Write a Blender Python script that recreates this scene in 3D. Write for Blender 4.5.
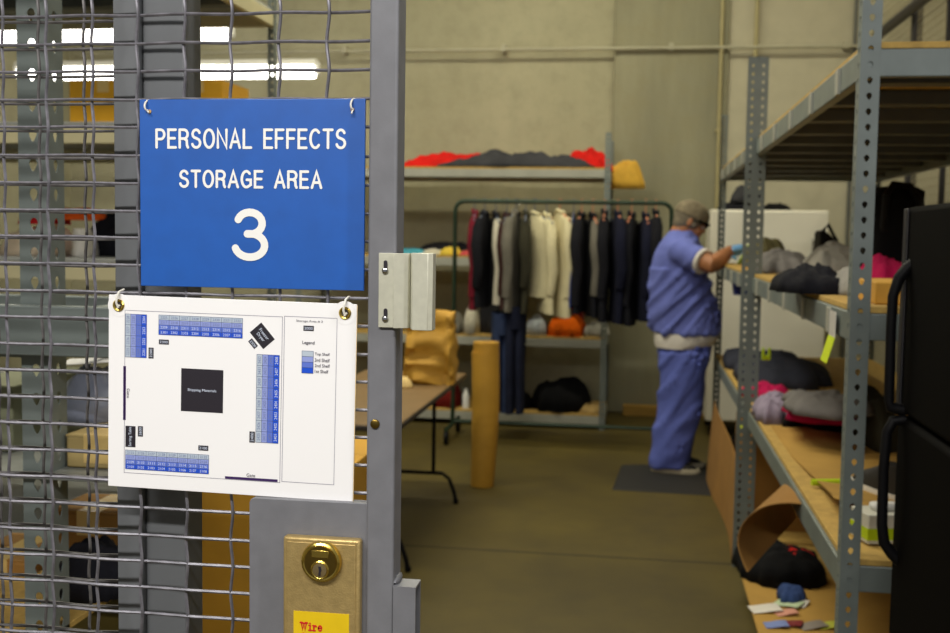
import bpy, bmesh, math, random
from mathutils import Vector, Matrix, noise, Euler

for o in list(bpy.data.objects): bpy.data.objects.remove(o)
scene = bpy.context.scene
C = scene.collection
PI = math.pi

# ------------------------------------------------------------------ camera
F = 1100.0; CX, CY = 475.0, 316.5; CAMH = 1.5
ROLL = 0.0150
_d = Vector(((642-CX)/F, -(238-CY)/F, -1.0))
_d = Matrix.Rotation(ROLL, 3, 'Z') @ _d
_a = math.atan2(-_d.z, _d.y)
_yw = _d.y*math.cos(_a) - _d.z*math.sin(_a)
_yaw = math.atan2(_d.x, _yw)
RC = Matrix.Rotation(_yaw, 3, 'Z') @ Matrix.Rotation(_a, 3, 'X') @ Matrix.Rotation(ROLL, 3, 'Z')
CAM = Vector((0, 0, CAMH))
cd = bpy.data.cameras.new('camera'); cam = bpy.data.objects.new('camera', cd); C.objects.link(cam)
cam.matrix_world = Matrix.Translation(CAM) @ RC.to_4x4()
cd.sensor_fit = 'HORIZONTAL'; cd.sensor_width = 36.0; cd.lens = 36.0*F/950.0
cd.clip_start = 0.05; cd.clip_end = 100
scene.camera = cam
def ray(px, py): return RC @ Vector(((px-CX)/F, -(py-CY)/F, -1.0))
def P(px, py, Y):
    r = ray(px, py); return CAM + r*(Y/r.y)
def Pz(px, py, z):
    r = ray(px, py); return CAM + r*((z-CAMH)/r.z)
def Px(px, py, X):
    r = ray(px, py); return CAM + r*(X/r.x)
GY = 1.20
_f = P(250, 250, GY) - CAM
cd.dof.use_dof = True
cd.dof.focus_distance = abs((RC.transposed() @ _f).z)
cd.dof.aperture_fstop = 7.6
cd.dof.aperture_blades = 7

# ------------------------------------------------------------------ world, lights, exposure
vs = scene.view_settings
vs.view_transform = 'Standard'; vs.look = 'None'; vs.exposure = 0.0; vs.gamma = 1.0; vs.use_curve_mapping = False
w = bpy.data.worlds.new('world'); scene.world = w; w.use_nodes = True
w.node_tree.nodes['Background'].inputs[0].default_value = (0.95, 0.97, 1.0, 1)
w.node_tree.nodes['Background'].inputs[1].default_value = 0.22
def area(name, loc, sx, sy, power, col=(1, .95, .82), tgt=None):
    l = bpy.data.lights.new(name, 'AREA'); l.shape = 'RECTANGLE'; l.size = sx; l.size_y = sy
    l.energy = power; l.color = col
    o = bpy.data.objects.new(name, l); C.objects.link(o); o.location = loc
    if tgt is not None:
        o.rotation_euler = (Vector(tgt)-Vector(loc)).to_track_quat('-Z', 'Y').to_euler()
    return o
# strip lights hung in rows under the warehouse ceiling
area('strip_light_aisle', (-0.7, -0.75, 3.1), 2.4, 0.12, 128, (1, .98, .95))
area('strip_light_right', (1.9, 0.3, 3.0), 0.12, 2.4, 32, (.98, .98, 1), (0.2, 1.0, 1.2))
area('strip_light_entry', (-1.6, 2.6, 4.2), 2.4, 0.2, 58, (1, .95, .80))
area('strip_light_mid', (-1.5, 5.2, 4.3), 2.4, 0.2, 100, (1, .96, .76))
area('strip_light_back', (-0.6, 7.6, 4.7), 3.6, 0.2, 76, (1, .95, .70))
area('strip_light_side', (2.6, 6.2, 4.5), 0.2, 2.4, 40, (1, .95, .72))

# ------------------------------------------------------------------ materials
def lin(c):
    c /= 255.0
    return c/12.92 if c <= 0.04045 else ((c+0.055)/1.055)**2.4
def rgb(r, g, b): return (lin(r), lin(g), lin(b), 1)
MATS = {}
def mat(name, col, rough=0.6, metal=0.0, var=0.12, scale=8.0, bump=0.0, bscale=60.0, spec=0.5, stretch=(1, 1, 1), col2=None, detail=4, trans=0.0):
    if name in MATS: return MATS[name]
    m = bpy.data.materials.new(name); m.use_nodes = True
    nt = m.node_tree; N = nt.nodes; L = nt.links
    b = N['Principled BSDF']
    b.inputs['Roughness'].default_value = rough; b.inputs['Metallic'].default_value = metal
    b.inputs['Specular IOR Level'].default_value = spec
    c = rgb(*col)
    tc = N.new('ShaderNodeTexCoord'); mp = N.new('ShaderNodeMapping'); mp.inputs['Scale'].default_value = stretch
    L.new(tc.outputs['Object'], mp.inputs[0])
    if var > 0 or col2:
        n = N.new('ShaderNodeTexNoise'); n.inputs['Scale'].default_value = scale; n.inputs['Detail'].default_value = detail
        L.new(mp.outputs[0], n.inputs['Vector'])
        r = N.new('ShaderNodeValToRGB'); r.color_ramp.elements[0].position = .3; r.color_ramp.elements[1].position = .7
        c2 = rgb(*col2) if col2 else tuple(min(1, x*(1+var)) for x in c[:3])+(1,)
        c1 = c if col2 else tuple(x*(1-var) for x in c[:3])+(1,)
        r.color_ramp.elements[0].color = c1; r.color_ramp.elements[1].color = c2
        L.new(n.outputs['Fac'], r.inputs[0]); L.new(r.outputs[0], b.inputs['Base Color'])
    else:
        b.inputs['Base Color'].default_value = c
    if bump > 0:
        n2 = N.new('ShaderNodeTexNoise'); n2.inputs['Scale'].default_value = bscale; n2.inputs['Detail'].default_value = 3
        L.new(mp.outputs[0], n2.inputs['Vector'])
        bp = N.new('ShaderNodeBump'); bp.inputs['Strength'].default_value = bump; bp.inputs['Distance'].default_value = 0.01
        L.new(n2.outputs['Fac'], bp.inputs['Height']); L.new(bp.outputs[0], b.inputs['Normal'])
    MATS[name] = m
    return m
def emit(name, col, s):
    m = bpy.data.materials.new(name); m.use_nodes = True; nt = m.node_tree
    b = nt.nodes['Principled BSDF']; b.inputs['Base Color'].default_value = (.9, .9, .9, 1)
    b.inputs['Emission Color'].default_value = col; b.inputs['Emission Strength'].default_value = s
    MATS[name] = m; return m
def concrete(name, c1, c2, c3, rough, s1=.7, s2=6., streak=(1, 1, .15), bump=.25):
    m = bpy.data.materials.new(name); m.use_nodes = True; nt = m.node_tree; N = nt.nodes; L = nt.links
    b = N['Principled BSDF']; b.inputs['Roughness'].default_value = rough
    tc = N.new('ShaderNodeTexCoord'); mp = N.new('ShaderNodeMapping'); mp.inputs['Scale'].default_value = streak
    L.new(tc.outputs['Object'], mp.inputs[0])
    a = N.new('ShaderNodeTexNoise'); a.inputs['Scale'].default_value = s1; a.inputs['Detail'].default_value = 6; a.inputs['Roughness'].default_value = .6
    L.new(mp.outputs[0], a.inputs['Vector'])
    r = N.new('ShaderNodeValToRGB'); e = r.color_ramp.elements; e[0].position = .32; e[1].position = .68
    e[0].color = rgb(*c1); e[1].color = rgb(*c2)
    L.new(a.outputs['Fac'], r.inputs[0])
    f = N.new('ShaderNodeTexNoise'); f.inputs['Scale'].default_value = s2; f.inputs['Detail'].default_value = 8; f.inputs['Roughness'].default_value = .7
    L.new(tc.outputs['Object'], f.inputs['Vector'])
    r2 = N.new('ShaderNodeValToRGB'); r2.color_ramp.elements[0].position = .45; r2.color_ramp.elements[1].position = .75
    L.new(f.outputs['Fac'], r2.inputs[0])
    mx = N.new('ShaderNodeMix'); mx.data_type = 'RGBA'
    mr = N.new('ShaderNodeMath'); mr.operation = 'MULTIPLY'; mr.inputs[1].default_value = .45
    L.new(r2.outputs[0], mr.inputs[0]); L.new(mr.outputs[0], mx.inputs[0])
    L.new(r.outputs[0], mx.inputs[6]); mx.inputs[7].default_value = rgb(*c3)
    L.new(mx.outputs[2], b.inputs['Base Color'])
    g = N.new('ShaderNodeTexNoise'); g.inputs['Scale'].default_value = 40; g.inputs['Detail'].default_value = 4
    L.new(tc.outputs['Object'], g.inputs['Vector'])
    bp = N.new('ShaderNodeBump'); bp.inputs['Strength'].default_value = bump; bp.inputs['Distance'].default_value = .01
    L.new(g.outputs['Fac'], bp.inputs['Height']); L.new(bp.outputs[0], b.inputs['Normal'])
    MATS[name] = m; return m

concrete('wall_concrete', (152, 148, 122), (178, 173, 146), (136, 132, 110), .9)
concrete('wall_concrete_stained', (126, 124, 104), (164, 160, 134), (146, 138, 104), .9, s1=1.6)
concrete('floor_concrete', (66, 55, 14), (88, 75, 22), (56, 47, 14), .6, s1=1.2, streak=(1, 1, 1), bump=.08)
mat('painted_wall', (186, 180, 158), .9, var=.05)
mat('ceiling_white', (190, 186, 176), .9, var=.04)
G_GATE = mat('gate_grey', (114, 114, 118), .45, 0.0, .08, 40, .03, 500)
G_WIRE = mat('wire_steel', (112, 110, 116), .4, .35, .35, 60)
G_WIRE2 = mat('wire_weathered', (98, 95, 94), .5, .3, .35, 60)
G_POST = mat('post_grey', (100, 102, 104), .5, 0, .06, 20)
RACK = mat('rack_grey', (118, 126, 122), .45, .15, .10, 12)
RACKD = mat('rack_dark_steel', (84, 88, 88), .5, .2, .1, 12)
PBOARD = mat('particle_board', (184, 150, 78), .8, 0, .16, 40, .1, 200)
CARD = mat('cardboard', (178, 138, 62), .85, 0, .10, 6, .1, 80)
CARDD = mat('cardboard_brown', (150, 108, 48), .85, 0, .10, 6, .1, 80)
KRAFT = mat('kraft_paper', (186, 140, 44), .7, 0, .10, 5, .2, 25)
ALU = mat('aluminium', (206, 204, 184), .42, .35, .05, 120, .03, 700)
BRASS = mat('brass_plate', (186, 160, 104), .42, .55, .10, 120, .1, 500)
BRASSP = mat('brass_polished', (206, 178, 88), .2, .95, .08, 60)
BRASSD = mat('brass_dark', (120, 98, 44), .3, .9, .1, 60)
CHROME = mat('chrome', (200, 200, 204), .18, 1.0, 0)
BLACK = mat('black_print', (30, 24, 34), .6, 0, .05)
SIGNB = mat('sign_blue', (4, 84, 172), .40, 0, .06, 40, spec=.9)
SIGNW = mat('sign_white', (240, 238, 232), .5, 0, 0)
PAPER = mat('laminate_white', (246, 244, 243), .35, 0, .01, 5)
LINE = mat('print_line', (150, 146, 160), .6, 0, 0)
GRIDL = mat('print_grid', (70, 80, 120), .6, 0, 0)
T0 = mat('print_top_shelf', (184, 196, 208), .5, 0, 0)
T1 = mat('print_third_shelf', (146, 158, 216), .5, 0, 0)
T2 = mat('print_second_shelf', (92, 116, 206), .5, 0, 0)
T3 = mat('print_first_shelf', (18, 78, 206), .5, 0, 0)
PALE = mat('print_pale', (214, 222, 240), .5, 0, 0)
FAINT = mat('print_faint', (120, 130, 170), .5, 0, 0)
ZIP = mat('zip_tie_white', (226, 222, 210), .4, 0, 0)
YEL = mat('sticker_yellow', (226, 190, 22), .4, 0, .06, 30)
RED = mat('lettering_red', (206, 24, 32), .5, 0, 0)
BLKM = mat('black_enamel', (6, 5, 5), .7, 0, .1, 10, spec=.04)
BLKP = mat('black_plastic', (14, 13, 15), .55, 0, .1, 10, spec=.15)
GRNP = mat('rail_green', (30, 52, 34), .4, .2, .1)
SKIN = mat('skin', (168, 112, 74), .55, 0, .10, 14)
FLUO = emit('fluorescent_tube', (1, .97, .9, 1), 9.0)
def cloth(name, col, var=.2, rough=.95): return mat(name, col, rough, 0, var, 7, .35, 30, spec=.2)

# ------------------------------------------------------------------ mesh builder
class MB:
    def __init__(s): s.v = []; s.f = []; s.m = []
    def add(s, V, Fc, mi=0, M=None):
        o = len(s.v)
        for p in V:
            p = Vector(p); s.v.append(tuple(M @ p) if M is not None else tuple(p))
        for q in Fc: s.f.append(tuple(i+o for i in q)); s.m.append(mi)
        return s
    def box(s, lo, hi, mi=0, M=None):
        x0, y0, z0 = lo; x1, y1, z1 = hi
        V = [(x0,y0,z0),(x1,y0,z0),(x1,y1,z0),(x0,y1,z0),(x0,y0,z1),(x1,y0,z1),(x1,y1,z1),(x0,y1,z1)]
        return s.add(V, [(3,2,1,0),(4,5,6,7),(0,1,5,4),(1,2,6,5),(2,3,7,6),(3,0,4,7)], mi, M)
    def prism(s, poly, y0, y1, mi=0, M=None):
        """polygon in (x,z), extruded along y"""
        n = len(poly)
        V = [(x, y0, z) for x, z in poly] + [(x, y1, z) for x, z in poly]
        Fc = [tuple(range(n)), tuple(range(2*n-1, n-1, -1))]
        for i in range(n):
            j = (i+1) % n; Fc.append((i, i+n, j+n, j))
        return s.add(V, Fc, mi, M)
    def tube(s, pts, r, n=8, mi=0, caps=True, flat=1.0, M=None):
        pts = [Vector(p) for p in pts]; k = len(pts)
        rr = r if isinstance(r, (list, tuple)) else [r]*k
        V = []; up = None
        for i, p in enumerate(pts):
            t = (pts[min(i+1, k-1)] - pts[max(i-1, 0)])
            if t.length < 1e-9: t = Vector((0, 0, 1))
            t.normalize()
            if up is None:
                up = Vector((0, 0, 1)) if abs(t.z) < .9 else Vector((1, 0, 0))
            a = t.cross(up)
            if a.length < 1e-6: a = t.cross(Vector((0, 1, 0)))
            a.normalize(); b = a.cross(t).normalized(); up = b
            for j in range(n):
                q = 2*PI*j/n
                V.append(p + a*(math.cos(q)*rr[i]) + b*(math.sin(q)*rr[i]*flat))
        Fc = []
        for i in range(k-1):
            for j in range(n):
                j2 = (j+1) % n
                Fc.append((i*n+j, i*n+j2, (i+1)*n+j2, (i+1)*n+j))
        if caps:
            Fc.append(tuple(range(n-1, -1, -1))); Fc.append(tuple(range((k-1)*n, k*n)))
        return s.add(V, Fc, mi, M)
    def loft(s, secs, n=20, mi=0, M=None, p=2.0):
        """secs: (cx,cy,cz,rx,ry) horizontal superellipse rings from bottom to top"""
        V = []; Fc = []
        for (cx, cy, cz, rx, ry) in secs:
            for j in range(n):
                q = 2*PI*j/n; c_, s_ = math.cos(q), math.sin(q)
                V.append((cx + rx*math.copysign(abs(c_)**(2/p), c_), cy + ry*math.copysign(abs(s_)**(2/p), s_), cz))
        k = len(secs)
        for i in range(k-1):
            for j in range(n):
                j2 = (j+1) % n; Fc.append((i*n+j, i*n+j2, (i+1)*n+j2, (i+1)*n+j))
        Fc.append(tuple(range(n-1, -1, -1))); Fc.append(tuple(range((k-1)*n, k*n)))
        return s.add(V, Fc, mi, M)
    def ball(s, c, r, n=14, m=9, mi=0, M=None):
        r = r if isinstance(r, (tuple, list)) else (r, r, r)
        V = [(c[0], c[1], c[2]-r[2])]
        for i in range(1, m):
            t = -PI/2 + PI*i/m
            for j in range(n):
                q = 2*PI*j/n
                V.append((c[0]+r[0]*math.cos(t)*math.cos(q), c[1]+r[1]*math.cos(t)*math.sin(q), c[2]+r[2]*math.sin(t)))
        V.append((c[0], c[1], c[2]+r[2]))
        Fc = [(0, 1+(j+1) % n, 1+j) for j in range(n)]
        for i in range(m-2):
            for j in range(n):
                j2 = (j+1) % n
                Fc.append((1+i*n+j, 1+i*n+j2, 1+(i+1)*n+j2, 1+(i+1)*n+j))
        e = len(V)-1; o = 1+(m-2)*n
        Fc += [(o+j, o+(j+1) % n, e) for j in range(n)]
        return s.add(V, Fc, mi, M)
    def lathe(s, prof, n=24, mi=0, M=None):
        """prof: (r, y) turned about the Y axis"""
        V = []; Fc = []
        for r, y in prof:
            for j in range(n):
                q = 2*PI*j/n; V.append((r*math.cos(q), y, r*math.sin(q)))
        k = len(prof)
        for i in range(k-1):
            for j in range(n):
                j2 = (j+1) % n; Fc.append((i*n+j, i*n+j2, (i+1)*n+j2, (i+1)*n+j))
        Fc.append(tuple(range(n-1, -1, -1))); Fc.append(tuple(range((k-1)*n, k*n)))
        return s.add(V, Fc, mi, M)
    def mesh(s, name, mats, smooth=True, angle=38):
        me = bpy.data.meshes.new(name); me.from_pydata(s.v, [], s.f)
        mats = mats if isinstance(mats, (list, tuple)) else [mats]
        for m in mats: me.materials.append(m)
        if len(mats) > 1: me.polygons.foreach_set('material_index', s.m)
        bm = bmesh.new(); bm.from_mesh(me); bmesh.ops.recalc_face_normals(bm, faces=bm.faces); bm.to_mesh(me); bm.free()
        if smooth:
            me.polygons.foreach_set('use_smooth', [True]*len(me.polygons))
            me.set_sharp_from_angle(angle=math.radians(angle))
        me.update(); return me
    def build(s, name, mats, parent=None, smooth=True, bevel=0, angle=38):
        o = link(name, s.mesh(name, mats, smooth, angle), parent)
        if bevel:
            b = o.modifiers.new('bevel', 'BEVEL'); b.width = bevel; b.segments = 2; b.limit_method = 'ANGLE'; b.angle_limit = math.radians(40)
        return o
def link(name, data, parent=None, loc=None):
    o = bpy.data.objects.new(name, data); C.objects.link(o)
    if parent is not None: o.parent = parent
    if loc is not None: o.location = loc
    return o
def tag(o, label=None, cat=None, group=None, kind=None):
    if label: o['label'] = label
    if cat: o['category'] = cat
    if group: o['group'] = group
    if kind: o['kind'] = kind
    return o
def thing(name, label, cat, loc=(0, 0, 0), rz=0, group=None):
    o = link(name, None); o.empty_display_size = .1; o.location = loc; o.rotation_euler = (0, 0, rz)
    return tag(o, label, cat, group)
def wpart(o, parent):
    """parent a part that was built in world coordinates"""
    o.parent = parent; o.matrix_parent_inverse = Matrix.LocRotScale(parent.location, parent.rotation_euler, None).inverted(); return o
def remesh(name, mb, voxel, mats, parent=None, smooth_it=6):
    me = mb.mesh('tmp', mats, False); o = link('tmp', me)
    r = o.modifiers.new('r', 'REMESH'); r.mode = 'VOXEL'; r.voxel_size = voxel; r.use_smooth_shade = True
    sm = o.modifiers.new('s', 'SMOOTH'); sm.factor = .5; sm.iterations = smooth_it
    dg = bpy.context.evaluated_depsgraph_get(); dg.update()
    m2 = bpy.data.meshes.new_from_object(o.evaluated_get(dg)); m2.name = name
    bpy.data.objects.remove(o); bpy.data.meshes.remove(me)
    if not m2.materials: m2.materials.append(mats)
    return link(name, m2, parent)

# text -> triangles
def glyphs(body, bold=0.0, space=1.0):
    cu = bpy.data.curves.new('t', 'FONT'); cu.body = body; cu.offset = bold; cu.resolution_u = 4; cu.space_character = space
    cu.align_x = 'CENTER'
    o = bpy.data.objects.new('t', cu); C.objects.link(o)
    dg = bpy.context.evaluated_depsgraph_get(); dg.update()
    me = bpy.data.meshes.new_from_object(o.evaluated_get(dg))
    V = [tuple(v.co) for v in me.vertices]; Fc = [tuple(p.vertices) for p in me.polygons]
    bpy.data.objects.remove(o); bpy.data.curves.remove(cu); bpy.data.meshes.remove(me)
    return V, Fc
_gc = {}
def fit_text(mb, body, x0, x1, z0, z1, y, mi=0, bold=0.0, rot=0.0, space=1.0):
    """flat lettering in the XZ plane at y, filling the box (rot turns it in-plane about the box centre; box is given unrotated)"""
    k = (body, bold, space)
    if k not in _gc: _gc[k] = glyphs(body, bold, space)
    V, Fc = _gc[k]
    ax = min(v[0] for v in V); bx = max(v[0] for v in V); ay = min(v[1] for v in V); by = max(v[1] for v in V)
    cx, cz = (x0+x1)/2, (z0+z1)/2; out = []
    cr, sr = math.cos(rot), math.sin(rot)
    for v in V:
        u = ((v[0]-ax)/(bx-ax)-.5)*(x1-x0); q = ((v[1]-ay)/(by-ay)-.5)*(z1-z0)
        out.append((cx+u*cr-q*sr, y, cz+u*sr+q*cr))
    mb.add(out, [tuple(f) for f in Fc], mi)

def rng(seed): return random.Random(seed)
def heap(name, label, cat, c, sx, sy, h, m, seed=0, rz=0, fold=.30, res=34, power=2.6, droop=None, group=None, freq=1.0, flat=.75):
    """a crumpled piece of cloth: closed lumpy body on a flat base, with its own outline and folds"""
    V = []; Fc = []; n = 44; rings = 18
    off = Vector((seed*7.31, seed*3.17, seed*1.9))
    def pt(rho, q):
        e = .94 + .34*noise.noise(Vector((math.cos(q)*1.3, math.sin(q)*1.3, 0))+off) + .22*noise.noise(Vector((math.cos(q)*3.5, math.sin(q)*3.5, 2))+off)
        c_, s_ = math.cos(q), math.sin(q)
        x = sx*rho*e*math.copysign(abs(c_)**.8, c_); y = sy*rho*e*math.copysign(abs(s_)**.8, s_)
        prof = (1-rho**power)**flat if rho < 1 else 0
        w_ = Vector((x/max(sx, sy)*2.2*freq, y/max(sx, sy)*2.2*freq, 0))
        rg = 1-min(1, abs(noise.noise(w_*1.2+off*2)*2.2)); rg2 = 1-min(1, abs(noise.noise(w_*2.6+off*3)*2.2))
        rg = rg*rg*(3-2*rg); rg2 = rg2*rg2*(3-2*rg2)
        damp = min(1, .55*max(sx, sy)/max(h, .001))
        f = noise.noise(w_*.9+off)*.9 + rg*.55*damp + rg2*.30*damp + noise.noise(w_*5+off)*.10*damp - .2
        z = h*prof*max(.25, .9+fold*f)
        if droop is not None:
            ax, edge, amt = droop
            d = (x if ax == 'x' else y)*(1 if edge > 0 else -1) - abs(edge)
            if d > 0:
                z -= d*amt
        return x, y, z
    V.append((0, 0, pt(0, 0)[2]))
    for i in range(1, rings+1):
        for j in range(n): V.append(pt(i/rings, 2*PI*j/n))
    for j in range(n): Fc.append((0, 1+j, 1+(j+1) % n))
    for i in range(rings-1):
        for j in range(n):
            j2 = (j+1) % n; Fc.append((1+i*n+j, 1+(i+1)*n+j, 1+(i+1)*n+j2, 1+i*n+j2))
    b0 = len(V); ro = 1+(rings-1)*n
    if droop is None:
        Fc.append(tuple(ro+n-1-j for j in range(n)))
    else:
        for i in range(rings, 0, -1):
            for j in range(n):
                x, y, z = pt(i/rings, 2*PI*j/n)
                zz = min(0, z-.012) if z < .0121 else 0
                ax, edge, amt = droop; d = (x if ax == 'x' else y)*(1 if edge > 0 else -1)-abs(edge)
                V.append((x*.995, y*.995, -max(0, d)*amt-.008 if d > 0 else 0))
        for i in range(rings-1):
            for j in range(n):
                j2 = (j+1) % n; Fc.append((b0+i*n+j, b0+(i+1)*n+j, b0+(i+1)*n+j2, b0+i*n+j2))
        for j in range(n):
            j2 = (j+1) % n; Fc.append((ro+j, b0+j, b0+j2, ro+j2))
        Fc.append(tuple(b0+(rings-1)*n+j for j in range(n)))
    mb = MB().add(V, Fc)
    me = mb.mesh(name, m, True, 180)
    o = link(name, me, None, c); o.rotation_euler.z = rz
    return tag(o, label, cat, group)

# ================================================================== SETTING
FLOORX0, FLOORX1, BACKY = -5.2, 3.4, 9.5
o = MB().box((FLOORX0, -3.0, -.12), (FLOORX1, BACKY, 0)).build('floor', MATS['floor_concrete'], smooth=False); tag(o, 'dark polished concrete warehouse floor', kind='structure')
o = MB().box((FLOORX0, BACKY, 0), (FLOORX1, BACKY+.2, 5.2)).build('wall_back', MATS['wall_concrete'], smooth=False); tag(o, 'stained bare concrete back wall', kind='structure')
o = MB().box((FLOORX0-.2, -3.0, 0), (FLOORX0, BACKY+.2, 5.2)).build('wall_left', MATS['wall_concrete'], smooth=False); tag(o, 'bare concrete side wall behind the left racks', kind='structure')
o = MB().box((FLOORX1, -3.0, 0), (FLOORX1+.2, BACKY+.2, 5.2)).build('wall_right', MATS['painted_wall'], smooth=False); tag(o, 'pale wall beyond the wire partition', kind='structure')
o = MB().box((FLOORX0-.2, -3.0, 5.2), (FLOORX1+.2, BACKY+.2, 5.4)).build('ceiling', MATS['ceiling_white'], smooth=False); tag(o, 'high warehouse ceiling', kind='structure')
xa_, xb_ = P(611, 200, BACKY).x, P(724, 200, BACKY).x
o = MB().box((xa_, BACKY-.05, 0), (xb_, BACKY+.001, 5.2)).build('wall_back_pier', MATS['wall_concrete_stained'], bevel=.012); tag(o, 'stained grey concrete pier standing proud of the back wall', kind='structure')
o = MB().box((xb_+.002, BACKY-.012, 0), (FLOORX1, BACKY+.001, 5.2)).build('wall_back_panel', MATS['painted_wall'], smooth=False); tag(o, 'cream painted part of the back wall behind the right rack', kind='structure')
yj_ = Pz(520, 552, 0).y
o = MB().box((FLOORX0, yj_-.006, -.01), (FLOORX1, yj_+.006, .0008)).build('trim_1', mat('joint_dark', (40, 36, 26), .9, 0, .1), smooth=False); tag(o, 'dark saw-cut joint across the concrete floor', kind='structure')
CW = mat('conduit_grey', (170, 160, 118), .5, .1, .08)
PIPE = mat('pipe_grey', (176, 172, 150), .5, .1, .08)
def conduit(px, y0, y1, r, label):
    a = P(px, y0, BACKY-.08); b = P(px-8, y1, BACKY-.08)
    x = a.x
    mb = MB().tube([(x, BACKY-.075, max(0.02, b.z)), (x, BACKY-.075, min(5.1, a.z))], r, 10)
    root = thing('wall_conduit', label, 'conduit', (x, BACKY-.075, max(0.02, b.z)))
    wpart(mb.build('pipe', CW), root)
    for zz in (1.2, 2.4, 3.6, 4.8):
        if max(0.02, b.z) < zz < min(5.1, a.z):
            wpart(MB().box((x-.03, BACKY-.09, zz-.012), (x+.03, BACKY, zz+.012)).build('clamp', CW, bevel=.003), root)
conduit(731, -260, 395, .016, 'thin vertical conduit running down the back wall behind the standing person')
conduit(766, -260, 180, .018, 'vertical conduit on the back wall above the tall perforated middle upright')
zc = P(560, 48, BACKY-.08).z
root = thing('wall_pipe', 'long horizontal pipe crossing the concrete back wall high up', 'pipe', (0, BACKY-.085, zc))
wpart(MB().tube([(-5.1, BACKY-.085, zc-.01), (3.3, BACKY-.085, zc-.01)], .014, 10).build('pipe', PIPE), root)
for xx in (-4, -2.6, -1.2, .2, 1.6, 3.0):
    wpart(MB().box((xx-.02, BACKY-.10, zc-.03), (xx+.02, BACKY, zc+.03)).build('clamp', PIPE, bevel=.004), root)

# ================================================================== WIRE GATE
gate = thing('wire_gate', 'grey wire mesh sliding gate carrying the signs and the brass lock', 'gate', (P(380, 600, GY).x, GY, 0))
gy_wire = GY+.004
def crimped_row(x0, x1, phase_pitch, amp=.0016, r=.0020, sub=4):
    n = int(round((x1-x0)/phase_pitch*sub)); pts = []
    for i in range(n+1):
        x = x0+(x1-x0)*i/n; k = (x-x0)/phase_pitch
        pts.append((x, amp*math.cos(PI*k), .0004*math.sin(k*2.7)))
    return MB().tube(pts, r, 6)
def crimped_col(z0, z1, phase_pitch, amp=.0026, r=.0020, sub=4):
    n = int(round((z1-z0)/phase_pitch*sub)); pts = []
    for i in range(n+1):
        z = z0+(z1-z0)*i/n; k = (z-z0)/phase_pitch
        pts.append((amp*.75*math.cos(PI*k), -amp*.6*math.cos(PI*k), z))
    return MB().tube(pts, r, 6)
cA = P(279, 52, gy_wire).x; cB = P(327.3, 52, gy_wire).x; pitch_x = (cB-cA)*1.0
rA = P(340, 12, gy_wire).z; rB = P(340, 70, gy_wire).z; pitch_z = (rA-rB)/2
post_x0 = P(367, 300, GY-.02).x; post_x1 = P(395.5, 300, GY-.02).x
ncol = 20; nrow_up = 16; nrow_dn = 44
gx0 = cB - ncol*pitch_x
rowmesh = crimped_row(0, post_x0-gx0+.004, pitch_x).mesh('wire', G_WIRE)
gz_top = rA + nrow_up*pitch_z; gz_bot = max(.06, rA-nrow_dn*pitch_z)
colmesh = crimped_col(0, gz_top-gz_bot, pitch_z).mesh('wire', G_WIRE)
R_ = rng(3)
for k in range(-nrow_dn, nrow_up+1):
    z = rA+k*pitch_z
    if z < .07: continue
    o = link('wire', rowmesh); o.location = (gx0, gy_wire, z+R_.uniform(-.0006, .0006)); wpart(o, gate)
for k in range(0, ncol+1):
    o = link('wire', colmesh); o.location = (gx0+k*pitch_x+R_.uniform(-.0008, .0008), gy_wire, gz_bot); wpart(o, gate)
pw = post_x1-post_x0
PD = .040
wpart(MB().box((post_x0, GY-.018, .03), (post_x1, GY-.018+PD, gz_top+.02)).build('post', G_GATE, bevel=.003), gate)
wpart(MB().box((gx0-.04, GY-.018, .03), (gx0, GY-.018+PD, gz_top+.02)).build('post', G_GATE, bevel=.003), gate)
wpart(MB().box((gx0, GY-.018, gz_top-.02), (post_x0, GY-.018+PD, gz_top+.02)).build('top_rail', G_GATE, bevel=.003), gate)
wpart(MB().box((gx0, GY-.018, .03), (post_x0, GY-.018+PD, .07)).build('bottom_rail', G_GATE, bevel=.003), gate)
# rivet seen in the post face
q = P(375, 424, GY-.0185)
wpart(MB().lathe([(0.0055, 0), (.005, -.0016), (.003, -.0026)], 14, M=Matrix.Translation(q)).build('rivet', BRASSD), gate)
# lock plate and lock
a = P(250, 497, GY-.014); b = P(366, 497, GY-.014)
zt = a.z; zb = zt-.30; xl, xr = a.x, post_x0+.001
cr = .006
poly = [(xl, zb), (xr, zb), (xr, zt), (xl+cr, zt), (xl+cr*.3, zt-cr*.3), (xl, zt-cr)]
wpart(MB().prism(poly, GY-.0165, GY-.0005).build('lock_plate', G_GATE, bevel=.0008), gate)
LY = GY-.030
a = P(283, 533, LY); b = P(360, 541, LY); bx0, bx1, bz1 = a.x, b.x, P(322, 538.5, LY).z
bz0 = bz1-.215
case = MB().box((bx0, LY, bz0), (bx1, GY-.0165, bz1)).build('lock_case', BRASS, bevel=.0028); wpart(case, gate)
wpart(MB().prism([(bx0+.005, bz0+.005), (bx1-.005, bz0+.005), (bx1-.005, bz1-.005), (bx0+.005, bz1-.005)], LY-.0014, LY).build('raised_panel', BRASS, bevel=.001), case)
q = P(322, 561, LY-.002); rc = (P(342, 561, LY).x-P(302, 561, LY).x)/2
M = Matrix.Translation(q)
wpart(MB().lathe([(rc*1.0, .0), (rc*1.0, -.003), (rc*.95, -.006), (rc*.86, -.0072), (rc*.80, -.0066)], 36, M=M).build('cylinder_collar', BRASSP), case)
wpart(MB().lathe([(rc*.80, -.005), (rc*.78, -.0078), (rc*.2, -.008)], 32, M=M).build('cylinder_face', BRASSD), case)
Mp = Matrix.Translation(q+Vector((0, 0, -rc*.34)))
wpart(MB().lathe([(rc*.46, -.0075), (rc*.46, -.0086), (rc*.40, -.0094), (rc*.36, -.0088)], 26, M=Mp).build('plug_ring', BRASSP), case)
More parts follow.
